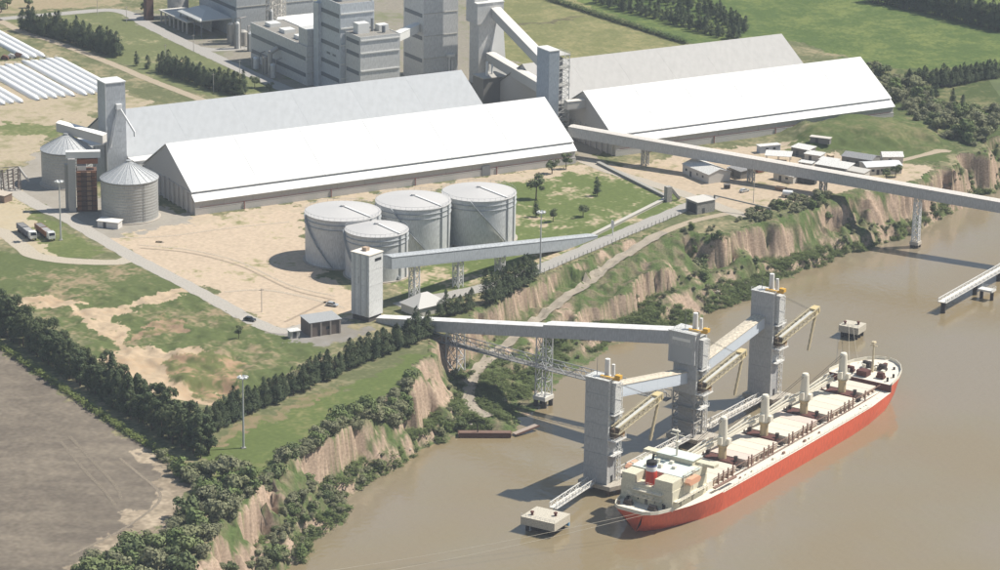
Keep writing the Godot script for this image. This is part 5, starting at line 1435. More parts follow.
		for p in along(e[0], 3.0, rng, 0.2): st.tube(Vector3(p.x, PL - 0.1, p.y), Vector3(p.x, PL + e[2] * 0.6, p.y), 0.06, 0.03, 5)
		var h := thing("hedge", e[3], "hedge", Vector3.ZERO)
		part(h, "foliage", hb, leaf_m)
		part(h, "stem", st, M(rgb(84, 70, 56), 0.95))
func multi(called: String, label: String, cat: String, m: Mesh, xf: Array) -> void:
	var mm := MultiMesh.new()
	mm.transform_format = MultiMesh.TRANSFORM_3D
	mm.mesh = m
	mm.instance_count = xf.size()
	for i in xf.size(): mm.set_instance_transform(i, xf[i])
	var o := MultiMeshInstance3D.new()
	o.name = called
	o.multimesh = mm
	o.material_override = leaf_m
	add_child(o)
	tag(o, label, cat, "", "stuff")

# ---------------------------------------------------------------- the scene
func _ready() -> void:
	# camera, sky, sun, exposure
	var cam := Camera3D.new()
	cam.name = "camera"
	cam.position = Vector3(0, 340, 1050)
	cam.rotation_degrees = Vector3(-17.27, 0, 0.87)
	cam.fov = 11.22
	cam.near = 1.0
	cam.far = 12000.0
	add_child(cam)
	cam.current = true
	var env := Environment.new()
	env.background_mode = Environment.BG_SKY
	var skm := ProceduralSkyMaterial.new()
	skm.sky_top_color = rgb(122, 146, 178)
	skm.sky_horizon_color = rgb(200, 207, 214)
	skm.sky_curve = 0.18
	skm.ground_horizon_color = rgb(170, 170, 160)
	skm.ground_bottom_color = rgb(110, 104, 92)
	var sky := Sky.new()
	sky.sky_material = skm
	env.sky = sky
	env.background_energy_multiplier = 0.66
	env.tonemap_mode = Environment.TONE_MAPPER_LINEAR
	env.tonemap_exposure = 1.36
	env.sdfgi_enabled = true
	env.ssao_enabled = true
	env.ssil_enabled = true
	env.fog_enabled = true
	env.fog_density = 0.00008
	env.fog_light_color = rgb(200, 210, 222)
	var we := WorldEnvironment.new()
	we.name = "environment"
	we.environment = env
	add_child(we)
	var sun := DirectionalLight3D.new()
	sun.name = "sun"
	sun.light_energy = 1.6
	sun.light_color = Color(1.0, 0.975, 0.935)
	sun.light_angular_distance = 0.5
	sun.shadow_enabled = true
	add_child(sun)
	var to_sun := Vector3(0.975 * cos(deg_to_rad(54)), sin(deg_to_rad(54)), -0.22 * cos(deg_to_rad(54)))
	sun.look_at_from_position(to_sun * 1000.0, Vector3.ZERO, Vector3.UP)

	grain = noise_tex(0.06, 0.7, 1.08, 256, 3)
	coarse = noise_tex(0.02, 0.78, 1.05, 256, 4, 5)
	wavy = noise_tex(0.05, 0, 1, 256, 6, 3, 3.0)
	calm = noise_tex(0.03, 0.93, 1.03, 256, 31, 4, 0.0, -2)
	runs = noise_tex(0.03, 0.84, 1.05, 256, 21, 4, 0.0, -4)
	fine = noise_tex(0.08, 0.88, 1.04, 256, 22, 4)
	streak = noise_tex(0.03, 0.84, 1.03, 256, 8, 4, 0.0)

	build_terrain()
	print("terrain ", Time.get_ticks_msec())
	var asphalt := M(rgb(160, 156, 149), 0.95, 0, fine, 0.05)
	var dirt := M(rgb(166, 152, 130), 1.0, 0, fine, 0.05)
	ribbon("road", ROADS.main, 6.6, M(rgb(170, 164, 154), 0.95, 0, fine, 0.05))
	ribbon("quay_road", ROADS.quay, 7.5, asphalt, 0.08)
	ribbon("yard_road", ROADS.mid, 7.0, M(rgb(172, 163, 148), 0.95, 0, fine, 0.06), 0.07)
	ribbon("truck_loop", ROADS.loop, 7.0, M(rgb(176, 166, 148), 0.95, 0, fine, 0.05), 0.055)
	ribbon("plant_road", ROADS.north, 8.0, asphalt)
	ribbon("plant_branch_road", ROADS.northb, 7.0, asphalt, 0.07)
	ribbon("dirt_track", ROADS.dirtn, 5.0, dirt)
	ribbon("brink_path", ROADS.pathq, 4.0, dirt)
	ribbon("mound_path", ROADS.shrubp, 3.5, dirt)
	var rp := []
	for p in RAMP.slice(2): rp.append([p[0], p[1]])
	ribbon("field_track", FIELDTRACKS[0], 1.2, M(rgb(128, 117, 101), 1.0, 0, grain, 0.1), 0.05)
	ribbon("field_track", FIELDTRACKS[1], 1.2, M(rgb(128, 117, 101), 1.0, 0, grain, 0.1), 0.05)
	ribbon("field_track", FIELDTRACKS[2], 1.0, M(rgb(140, 128, 111), 1.0, 0, grain, 0.1), 0.05)
	for k in YARDTRACKS.size(): ribbon("yard_track", YARDTRACKS[k], [1.0, 1.0, 1.6, 1.2, 1.2][k], M([rgb(192, 177, 156), rgb(168, 151, 130)][k % 2], 1.0, 0, grain, 0.1), 0.05)
	ribbon("ramp_road", rp, 4.6, M(rgb(156, 146, 130), 1.0, 0, fine, 0.08), 0.4)

	# ---- stores
	var wallm := M(rgb(186, 183, 178), 0.9, 0, fine, 0.08)
	var white_roof := M(rgb(212, 212, 210), 0.5, 0, calm, 0.02)
	var grey_roof := M(rgb(160, 163, 165), 0.6, 0, calm, 0.02)
	warehouse(0, 0, 180, white_roof, wallm, "long white roofed grain store behind the four round tanks", true)
	warehouse(202, 2, 152, white_roof, wallm, "white roofed grain store behind the site huts and the long gallery", true)
	warehouse(-1, 62, 174, grey_roof, wallm, "grey roofed grain store behind the long white one, below the plant", false)
	warehouse(205, 60, 145, M(rgb(160, 158, 154), 0.6, 0, calm, 0.02), wallm, "grey roofed grain store beside the green field", false)

	tank(-60.6, -19.5, 14.5, 19.2, "large round tank casting its shadow on the sand, beside the small tank", 100)
	tank(-34.2, -36.6, 14.6, 19.2, "large round tank between two others of its size", 60)
	tank(-8.8, -51.6, 14.6, 18.8, "large round tank beside the lawn with trees", 40)
	tank(-46.8, -0.7, 11.9, 17.8, "smallest round tank, beside the white transfer tower", 110)
	cone_silo(-149.4, -74.3, 11.4, 16.5, 6.2, "steel silo with bright conical roof beside the white store's gable")
	cone_silo(-181.8, -123.4, 10.6, 15.2, 5.6, "shaded steel silo with conical roof under the white feeder gallery")

	elevator_group()
	back_plant()
	galleries()
	quay()
	yard_things()
	print("things ", Time.get_ticks_msec())
	vegetation()
	print("done ", Time.get_ticks_msec())

func elevator_group() -> void:
	var clad := M(rgb(176, 180, 184), 0.6, 0.05, runs, 0.05)
	var lite := M(rgb(214, 214, 212), 0.6)
	var p := site(-11, 64)
	var t := thing("elevator_tower", "tall grey elevator tower standing between the two conical silos", "tower", p, SITE_A)
	for k in 6:
		part(t, "cladding_panel", B.new().box(0, k * 7.0 + 0.05, -9, 8.8, (k + 1) * 7.0, 0), clad)
	part(t, "plinth", B.new().box(0.05, 0, -8.95, 8.75, 0.051, -0.05), lite)
	part(t, "roof", B.new().box(-0.3, 42.003, -9.3, 9.1, 42.4, 0.3), lite)
	part(t, "corner_flashing", B.new().box(-0.12, 0.1, -0.6, -0.003, 41.9, 0.12), lite)
	part(t, "spout_pipe", B.new().tube(Vector3(5.6, 31.5, 1.0), Vector3(10.2, 21.5, 5.4), 0.45, 0.45, 10).tube(Vector3(10.2, 21.5, 5.4), Vector3(10.2, 19.6, 5.6), 0.45, 0.45, 10), lite)
	part(t, "spout_pipe", B.new().tube(Vector3(5.0, 31.5, 0.8), Vector3(1.2, 14.5, 0.6), 0.4, 0.4, 10), lite)
	part(t, "spout_head", B.new().box(4.2, 30.8, 0.003, 6.6, 33.0, 1.6), lite)
	# annex below the tower
	var a := thing("elevator_annex", "low white annex at the foot of the grey elevator tower", "building", site(-27.2, 66), SITE_A)
	part(a, "wall", B.new().box(0, 0, -14, 16, 15.5, 0), clad)
	part(a, "roof", B.new().box(-0.4, 15.503, -14.4, 16.05, 15.9, 0.4), lite)
	for k in 3: part(a, "wall_pilaster", B.new().box(3.0 + k * 4.2, 0.5, 0.003, 4.0 + k * 4.2, 15.3, 0.4), clad)
	# rusty dryer
	var d := thing("grain_dryer", "rusty brown grain dryer between the two conical silos", "dryer", Vector3(-174.6, PL, -79.0), 8)
	var rust := [M(rgb(138, 94, 66), 0.9, 0, grain, 0.4), M(rgb(110, 82, 66), 0.9, 0, grain, 0.4), M(rgb(168, 132, 104), 0.9, 0, grain, 0.4)]
	part(d, "body", B.new().box(3.2, 0, -7.0, 11.4, 17.0, -0.8), rust[1])
	for k in 8:
		for q in 4:
			part(d, "duct_louvre", B.new().prism([Vector2(3.4 + q * 2.0, 0.8 + k * 2.05), Vector2(5.1 + q * 2.0, 0.8 + k * 2.05), Vector2(5.1 + q * 2.0, 2.3 + k * 2.05), Vector2(3.4 + q * 2.0, 2.3 + k * 2.05)], -0.797, -0.1 + 0.25 * ((k + q) % 2)), rust[(k * 3 + q) % 3])
	part(d, "hopper", B.new().box(3.6, 17.003, -6.0, 7.2, 18.8, -1.6), M(rgb(212, 206, 196), 0.7))
	part(d, "side_leg", B.new().box(0, 0, -4.4, 2.9, 22.0, -0.6), M(rgb(196, 193, 188), 0.7, 0, grain, 0.3))
	part(d, "side_leg", B.new().box(-1.4, 0, -5.4, -0.1, 19.0, -3.6), M(rgb(170, 168, 164), 0.7, 0, grain, 0.3))
	part(d, "cross_duct", B.new().box(-0.8, 22.003, -5.6, 13.0, 24.6, -2.0), M(rgb(206, 204, 200), 0.7))
	part(d, "red_duct", B.new().box(3.6, 19.5, -5.0, 12.0, 21.4, -2.4), M(rgb(140, 88, 60), 0.8))
	var lk := thing("link_building", "pale flat roofed link between the grey and the white store gables", "building", site(-2.5, 55.2), SITE_A)
	part(lk, "wall", B.new().box(0, 4.5, -6.4, 20, 9.6, 0), M(rgb(200, 198, 192), 0.8, 0, fine, 0.1))
	part(lk, "roof", B.new().box(-0.3, 9.603, -6.7, 20.3, 9.9, 0.3), M(rgb(212, 210, 206), 0.7))
	for k in 4: part(lk, "column", B.new().box(0.2 + k * 6.3, 0, -6.2, 0.9 + k * 6.3, 4.497, -0.2), M(rgb(150, 146, 140), 0.8))
	gallery("feeder_gallery", "short white feeder gallery from the elevator tower over the shaded silo", Vector3(-185.6, 39.0, -128.0), Vector3(-165.5, 35.5, -121.5), 4.2, 3.2, M(rgb(196, 192, 184), 0.7), M(rgb(232, 230, 224), 0.5))
	# low outbuilding by the silo
	shed("pump_house", "low white pump house at the foot of the bright roofed silo", "shed", Vector3(-155.5, PL, -58.8), -18, 9, 4, 2.6, -0.3, M(rgb(206, 202, 196), 0.8), M(rgb(216, 212, 204), 0.8))
	var c := thing("loading_frame", "dark steel pipe frame beside the shaded silo", "frame", Vector3(-204, PL, -112), 20)
	var fb := B.new()
	lattice(fb, -4, -2.4, 4, 2.4, 0, 9, 0.35)
	part(c, "frame", fb, M(rgb(98, 92, 88), 0.7))
	for k in 4: part(c, "pipe", B.new().tube(Vector3(-3 + k * 2.0, 1.0, 2.6), Vector3(-3.4 + k * 2.2, 9.4, 2.2), 0.35, 0.35, 8), M(rgb(120, 108, 100), 0.7))
	part(c, "chute", B.new().tube(Vector3(4, 9, 0), Vector3(8, 3, 0), 0.5, 0.5, 8), M(rgb(180, 178, 174), 0.6))
	shed("gate_hut", "small brown hut beside the truck apron", "hut", Vector3(-205.5, PL, -95.5), -30, 9, 5, 3.0, -0.3, M(rgb(126, 106, 92), 0.9), M(rgb(180, 168, 152), 0.9))

func back_plant() -> void:
	var clad := M(rgb(200, 200, 197), 0.6, 0.0, runs, 0.05)
	var blue := M(rgb(192, 197, 200), 0.6, 0.0, runs, 0.05)
	var dark := M(rgb(98, 104, 110), 0.5)
	var lite := M(rgb(212, 212, 208), 0.6)
	var a := banded_block("process_tower", "tall grey process block with dark louvre bands and a stepped side", 146, 156.5, 18, 24, 44, blue, [6.0, 13.0, 22.0, 30.0, 37.0], dark, true)
	for k in 2: part(a, "vent_window", B.new().box(-0.1, 17.8, -14 + k * 6, -0.004, 18.8, -10.5 + k * 6), dark)
	part(a, "stair_shaft", B.new().box(-1.8, 0, -24.6, -0.004, 41, -19.5), blue)
	part(a, "roof_plant", B.new().box(4, 43.7, -16, 12, 47.5, -6), clad)
	var b := banded_block("process_annex", "lower grey process block in front of the tall banded one", 148.5, 141, 21, 15.2, 31, clad, [4.0, 12.5, 21.0, 27.0], dark, true)
	part(b, "roof_hut", B.new().box(3, 30.7, -13, 9, 35.5, -8), lite)
	part(b, "roof_duct", B.new().tube(Vector3(12, 30.8, -11), Vector3(12, 37, -11), 0.7, 0.7, 10).tube(Vector3(15.5, 30.8, -6), Vector3(15.5, 34, -6), 0.9, 0.9, 10), M(rgb(120, 124, 128), 0.6))
	part(b, "roof_hut", B.new().box(15, 30.7, -14, 20, 33.5, -9.5), lite)
	var c := banded_block("headhouse_tower", "plain grey tower block beside the conveyor head tower", 193, 161, 19, 20, 60, clad, [10.0, 21.0, 32.0, 43.0, 54.0], dark, false)
	part(c, "pipe_bundle", B.new().tube(Vector3(14, 0, 0.6), Vector3(14, 12, 0.6), 0.5, 0.5, 8).tube(Vector3(15.5, 0, 0.6), Vector3(15.5, 10, 0.6), 0.4, 0.4, 8).box(12.5, 12, 0.003, 16.5, 13.2, 1.8), lite)
	gallery("link_bridge", "short white enclosed bridge between the process blocks", site(169.6, 149, PL + 25), site(193, 167, PL + 25), 3.6, 3.4, lite, lite)
	# long wing with dark bands
	var w := banded_block("process_wing", "long low process wing with dark shaded side and flat roof", 141, 182, 18, 62, 19, clad, [4.0, 12.0], dark, false)
	for k in 3: part(w, "roof_vent", B.new().box(4, 18.7, -54 + k * 16, 10, 20.5, -48 + k * 16), lite)
	part(w, "stub_tower", B.new().box(0.8, 18.8, -10, 17, 27, -0.8), clad)
	part(w, "exhaust_elbow", B.new().tube(Vector3(-5, 0, -30), Vector3(-5, 10.5, -30), 1.2, 1.2, 12).tube(Vector3(-5, 10.5, -30), Vector3(-1.0, 12.5, -30), 1.2, 1.2, 12), M(rgb(172, 168, 160), 0.6))
	# big mill building with frame towers
	var e := banded_block("mill_building", "large pale mill building behind the process wing", 156, 292, 44, 46, 34, M(rgb(186, 190, 192), 0.6, 0.05, runs, 0.05), [14.0], dark, false)
	part(e, "canopy", B.new().box(-18, 9, -34, -0.2, 9.6, -6), M(rgb(206, 204, 198), 0.7))
	for k in 4: part(e, "canopy_post", B.new().box(-17, 0, -33 + k * 8.6, -16.5, 9, -32.5 + k * 8.6), dark)
	part(e, "canopy_hip", B.new().hexa([Vector3(-18, 9.603, -6), Vector3(-0.3, 9.603, -6), Vector3(-0.3, 9.603, -34), Vector3(-18, 9.603, -34), Vector3(-11, 13, -14), Vector3(-6, 13, -14), Vector3(-6, 13, -26), Vector3(-11, 13, -26)]), M(rgb(190, 190, 186), 0.7))
	for f in [[168.0, 276.0], [175.0, 280.0]]:
		var q := thing("lattice_frame_tower", "slender lattice frame tower rising in front of the pale mill building", "tower", site(f[0], f[1]), SITE_A, "lattice frame towers by the mill")
		var lb := B.new()
		lattice(lb, -2, -2, 2, 2, 0, 48, 0.4)
		part(q, "frame", lb, M(rgb(176, 172, 164), 0.7))
		part(q, "platform", B.new().box(-2.6, 30, -2.6, 2.6, 30.3, 2.6), M(rgb(150, 148, 142), 0.7))
		part(q, "leg_pipe", B.new().tube(Vector3(0, 0, 0), Vector3(0, 47, 0), 0.8, 0.8, 10), M(rgb(214, 210, 202), 0.6))
	var m2 := banded_block("white_hall", "low white roofed hall between the mill and the process wing", 170, 252, 40, 26, 12, lite, [3.0], dark, false)
	part(m2, "roof_sheet", B.new().box(-0.5, 12.003, -26.5, 40.5, 12.3, 0.5), M(rgb(228, 228, 224), 0.6))
	# round bins behind
	for k in 2:
		var s := thing("round_bin", ["round concrete bin beside the dark bushy trees", "rust stained round bin beside the pale mill building"][k], "silo", site([150.0, 166.0][k], [352.0, 345.0][k]), 0, "round bins behind the plant")
		part(s, "shell", B.new().lathe(Vector3.ZERO, [[5.6, 0], [5.6, 22]], 32), [M(rgb(190, 188, 182), 0.8, 0, runs, 0.05), M(rgb(176, 164, 150), 0.8, 0, grain, 0.08)][k])
		part(s, "roof", B.new().lathe(Vector3.ZERO, [[5.9, 22], [5.9, 22.5], [0, 25]], 32), lite)
	var sb := thing("brick_stack_block", "dark brown block standing beside the round concrete bin", "building", site(132, 352), SITE_A)
	part(sb, "wall", B.new().box(0, 0, -4, 4, 16, 0), M(rgb(112, 84, 72), 0.9, 0, grain, 0.3))
	part(sb, "roof", B.new().box(-0.2, 16.003, -4.2, 4.2, 16.3, 0.2), M(rgb(150, 144, 136), 0.9))
	# colonnaded shed by the road
	var cs := thing("open_shed", "long low open sided shed with columns beside the plant road", "shed", site(137, 312), SITE_A)
	part(cs, "roof", B.new().box(-0.5, 6.0, -34.5, 14.5, 6.6, 0.5), M(rgb(196, 192, 184), 0.8))
	part(cs, "rear_wall", B.new().box(13.5, 0, -34, 14, 6.0, 0), clad)
	for k in 7: part(cs, "column", B.new().box(0, 0, -33.5 + k * 5.4, 0.7, 6.0, -32.8 + k * 5.4), M(rgb(180, 176, 168), 0.8))
	# pipework and vessels in the yard beside the wing
	for k in 9:
		var q := [[150.0, 262.0], [146.0, 270.0], [152.0, 276.0], [160.0, 258.0], [134.0, 205.0], [134.5, 214.0], [135.0, 226.0], [164.0, 268.0], [148.0, 282.0]]
		var vs := thing("process_vessel", "pale upright process vessel with pipework beside the process wing", "vessel", site(q[k][0], q[k][1]), SITE_A, "process vessels by the wing")
		var hh: float = [9.0, 13.0, 7.0, 15.0, 6.0, 8.0, 5.0, 18.0, 10.0][k]
		var rr: float = [1.8, 1.2, 2.2, 1.0, 1.4, 1.1, 1.6, 0.9, 1.6][k]
		part(vs, "shell", B.new().lathe(Vector3.ZERO, [[rr, 0], [rr, hh], [rr * 0.5, hh + 0.8], [0, hh + 1.0]], 16), [lite, clad, M(rgb(164, 160, 152), 0.6)][k % 3])
		part(vs, "pipe", B.new().tube(Vector3(rr + 0.5, 0, 0), Vector3(rr + 0.5, hh + 2.5, 0), 0.25, 0.25, 8).tube(Vector3(rr + 0.5, hh + 2.5, 0), Vector3(rr + 4.5, hh + 2.5, -2.0), 0.25, 0.25, 8), M(rgb(150, 146, 140), 0.6))
		part(vs, "ladder_frame", B.new().box(-rr - 0.5, 0, -0.4, -rr - 0.1, hh + 0.6, 0.4), M(rgb(140, 138, 132), 0.7))
	# conveyor head tower
	var h := thing("conveyor_head_tower", "grey conveyor head tower with stepped top at the end of the grey store", "tower", site(215, 146), SITE_A)
	part(h, "body", B.new().box(0, 0, -9, 9, 30, 0), clad)
	part(h, "head", B.new().box(-1.5, 30.003, -10, 13, 40, 1), clad)
	part(h, "upper_head", B.new().box(-1.4, 40.003, -9.5, 6, 80, -2), clad)
	part(h, "head_roof", B.new().box(-1.8, 40.004, -1.997, 13.3, 40.3, 1.3), lite)
	part(h, "sloped_leg", B.new().hexa([Vector3(2, 0, 3.4), Vector3(14, 0, 3.4), Vector3(14, 0, 1.2), Vector3(2, 0, 1.2), Vector3(9, 29.9, 1.1), Vector3(12.8, 29.9, 1.1), Vector3(12.8, 29.9, -0.6), Vector3(9.01, 29.9, -0.6)]), lite)
	var j := thing("transfer_junction", "low dark conveyor junction between the grey stores", "building", site(196, 108), SITE_A)
	part(j, "wall", B.new().box(0, 0, -10, 12, 13, 0), M(rgb(136, 134, 130), 0.8, 0, grain, 0.2))
	part(j, "roof", B.new().box(-0.4, 13.003, -10.4, 12.4, 13.4, 0.4), M(rgb(168, 164, 156), 0.8))
	part(j, "pipe", B.new().tube(Vector3(4, 13.2, -4), Vector3(4, 20, -4), 0.6, 0.6, 8).tube(Vector3(8, 13.2, -6), Vector3(8, 18, -6), 0.5, 0.5, 8), lite)
	# stair tower between the stores
	var k2 := thing("stair_tower", "grey elevator tower with open stairs between the two white stores", "tower", site(187.5, 35.5), SITE_A)
	part(k2, "shaft", B.new().box(0, 0, -10.5, 5.2, 41.5, 0), M(rgb(146, 156, 166), 0.6, 0.05, runs, 0.05))
	part(k2, "shaft_roof", B.new().box(-0.2, 41.503, -10.7, 5.4, 41.9, 0.2), lite)
	part(k2, "leg_casing", B.new().box(7.5, 0, -7, 9.8, 37, -4.4), M(rgb(104, 106, 110), 0.6))
	var lt := B.new()
	lattice(lt, 5.4, -9.5, 10.8, -0.5, 0, 39, 0.3)
	part(k2, "stair_frame", lt, M(rgb(190, 190, 186), 0.6))
	for y in [9.0, 17.0, 25.0, 33.0, 39.0]:
		var pb := B.new()
		pb.box(5.3, y, -9.8, 11.2, y + 0.25, -0.2)
		railing(pb, Vector3(5.4, y, -0.3), Vector3(11.1, y, -0.3)); railing(pb, Vector3(11.1, y, -9.7), Vector3(11.1, y, -0.3))
		part(k2, "landing", pb, M(rgb(186, 184, 178), 0.7))
	gallery("link_gallery", "short grey link gallery from the stair tower into the white store gable", site(193, 30, PL + 16.5), site(203, 29, PL + 16.5), 3.4, 3.2, M(rgb(186, 182, 174), 0.7), M(rgb(206, 200, 190), 0.7))

func galleries() -> void:
	var side := M(rgb(188, 189, 190), 0.6, 0.0, runs, 0.05)
	var lite := M(rgb(196, 190, 180), 0.6, 0, grain, 0.05)
	var white := M(rgb(232, 230, 226), 0.55, 0, streak, 0.03)
	var steel := M(rgb(186, 188, 188), 0.6, 0.2)
	gallery("head_gallery", "upper covered conveyor from the head tower down to the stair tower", site(224, 146, PL + 33), site(192, 45, PL + 31), 4.4, 4.2, M(rgb(176, 176, 172), 0.6), M(rgb(214, 210, 204), 0.6), "covered conveyors to the stair tower")
	gallery("head_gallery", "lower covered conveyor between the grey stores and the stair tower", site(220, 143, PL + 12), site(192, 46, PL + 20), 4.2, 4.0, M(rgb(176, 176, 172), 0.6), M(rgb(214, 210, 204), 0.6), "covered conveyors to the stair tower")
	# long gallery from the stores out over the river
	var p := Vector3(30.0, 25.6, -184.8)
	var q := Vector3(300, 18.6, -34.0)
	var g := gallery("long_gallery", "very long covered conveyor running from the stores out over the river", p, q, 4.6, 4.0, M(rgb(190, 190, 188), 0.7, 0, runs, 0.05), M(rgb(206, 200, 191), 0.7, 0, fine, 0.04))
	for e in [[62.0, -180.0, false], [106.0, -143.0, false], [135.0, -126.5, false], [172.0, -105.6, true], [250.0, -62.0, true]]:
		var lx: float = Vector2(e[0] - p.x, (p.z + (e[0] - p.x) * (q.z - p.z) / (q.x - p.x)) - p.z).length()
		var yt := (q.y - p.y) * lx / Vector2(q.x - p.x, q.z - p.z).length() - 0.4
		var wx := p.x + (q.x - p.x) * lx / Vector2(q.x - p.x, q.z - p.z).length()
		var wz := p.z + (q.z - p.z) * lx / Vector2(q.x - p.x, q.z - p.z).length()
		if e[2]:
			bent(g, lx, yt, 2.6 - p.y, 2.6, M(rgb(206, 206, 204), 0.6), 1.1)
			part(g, "pile_cap", B.new().box(lx - 1.9, 1.2 - p.y, -1.9, lx + 1.9, 2.6 - p.y, 1.9), M(rgb(176, 168, 154), 0.9))
			for sx in [-1.2, 1.2]:
				for sz in [-1.2, 1.2]: part(g, "pile", B.new().tube(Vector3(lx + sx, -4 - p.y, sz), Vector3(lx + sx, 1.21 - p.y, sz), 0.7, 0.7, 10), M(rgb(60, 54, 48), 0.9))
		else:
			bent(g, lx, yt, minf(Hq(wx, wz), PL) - p.y, 2.6, M(rgb(150, 150, 148), 0.7), 1.0)
	# inclined conveyor from the ground beside the lawn up to the transfer tower
	var a := Vector3(-41.0, PL + 17.6, 48.0)
	var b := Vector3(36.5, PL - 3.2, -55.0)
	var g2 := gallery("inclined_conveyor", "grey inclined covered conveyor rising from the lawn to the white transfer tower", a, b, 4.6, 4.0, M(rgb(158, 164, 168), 0.6, 0, runs, 0.05), M(rgb(182, 186, 188), 0.6, 0, grain, 0.05))
	var L2 := Vector2(b.x - a.x, b.z - a.z).length()
	for x in [16.0, 42.0, 68.0]:
		bent(g2, x, (b.y - a.y) * x / L2 - 0.4, PL - a.y, 3.0, M(rgb(190, 190, 186), 0.6), 1.0)
	var t := thing("transfer_tower", "white boxy transfer tower where the inclined conveyor meets the jetty conveyor", "tower", Vector3(-46.8, PL, 59.4), 52)
	var tm := M(rgb(220, 220, 217), 0.65, 0, runs, 0.08)
	for k in 4:
		part(t, "cladding_panel", B.new().box(0, 2.0 + k * 5.75, -8.4, 7.6, 2.0 + (k + 1) * 5.75 - 0.08, 0), tm)
	part(t, "base_frame", B.new().box(0.4, 0, -8.0, 7.2, 2.02, -0.4), M(rgb(88, 84, 80), 0.9))
	part(t, "roof", B.new().box(-0.2, 25.0, -8.6, 7.8, 25.3, 0.2), M(rgb(222, 214, 200), 0.8))
	for k in 3: part(t, "pilaster", B.new().box(-0.25, 2.0, -7.6 + k * 2.9, -0.003, 24.6, -6.7 + k * 2.9), M(rgb(188, 188, 186), 0.7))
	part(t, "roof_hatch", B.new().box(3, 25.303, -6, 5, 26.6, -4), M(rgb(170, 150, 130), 0.8))
	part(t, "window", B.new().box(-0.1, 14.0, -5.0, -0.004, 16.6, -4.0), M(rgb(44, 48, 52), 0.4))
	part(t, "window", B.new().box(3.2, 22.4, 0.003, 6.6, 23.4, 0.1), M(rgb(44, 48, 52), 0.4))
	# jetty conveyor: two runs up to the middle loader tower
	var c0 := Vector3(-43.0, PL - 2.2, 56.3)
	var c1 := Vector3(16.5, 26.0, 97.6)
	var c2 := Vector3(59.0, 34.4, 127.2)
	var g3 := gallery("jetty_conveyor", "white roofed covered conveyor climbing from the transfer tower to the jetty pier", c0, c1, 4.4, 3.6, side, white, "covered conveyor to the loader towers")
	var L3 := Vector2(c1.x - c0.x, c1.z - c0.z).length()
	var gb := Hq(-15, 75.7)
	bent(g3, 33.5, (c1.y - c0.y) * 33.5 / L3 - 0.4, gb - c0.y, 5.0, steel, 1.1)
	bent(g3, L3 - 1.0, c1.y - c0.y - 0.4, 4.0 - c0.y, 4.4, steel, 1.05)
	part(g3, "pile_cap", B.new().box(L3 - 3.6, 2.6 - c0.y, -2.7, L3 + 1.6, 4.0 - c0.y, 2.7), M(rgb(206, 202, 192), 0.9))
	for sx in [-2.8, 0.8]:
		for sz in [-1.9, 1.9]: part(g3, "pile", B.new().tube(Vector3(L3 + sx, -4 - c0.y, sz), Vector3(L3 + sx, 2.61 - c0.y, sz), 0.8, 0.8, 10), M(rgb(60, 54, 48), 0.9))
	gallery("jetty_conveyor", "wider white roofed covered conveyor from the jetty pier to the middle loader tower", c1 + Vector3(0.1, 0.1, 0.07), c2, 5.2, 4.2, side, white, "covered conveyor to the loader towers")
	truss_bridge("truss_bridge", "grey steel truss bridge running under the jetty conveyor to the loader towers", Vector3(-22.5, 15.4, 72.0), Vector3(57.5, 13.4, 127.0), 3.2, 3.0, M(rgb(158, 160, 162), 0.6, 0.2), M(rgb(112, 110, 106), 0.9))
	# low covered channels on the lawn
	for k in 2:
		var s := Vector3(LOWCH[k][0], PL, LOWCH[k][1])
		var e := Vector3(LOWCH[k + 1][0], PL, LOWCH[k + 1][1])
		var ch := thing("belt_channel", ["low concrete belt channel along the quay road lawn", "low grey belt channel across the upper lawn"][k], "channel", s)
		part(ch, "curb", B.new().bar(Vector3(0, 0.45, 0), e - s + Vector3(0, 0.45, 0), 1.5, 0.9), M([rgb(164, 160, 150), rgb(136, 135, 129)][k], 0.9))
		part(ch, "cover", B.new().bar(Vector3(0, 1.0, 0), e - s + Vector3(0, 1.0, 0), 1.9, 0.2), M([rgb(176, 172, 162), rgb(150, 148, 141)][k], 0.9))

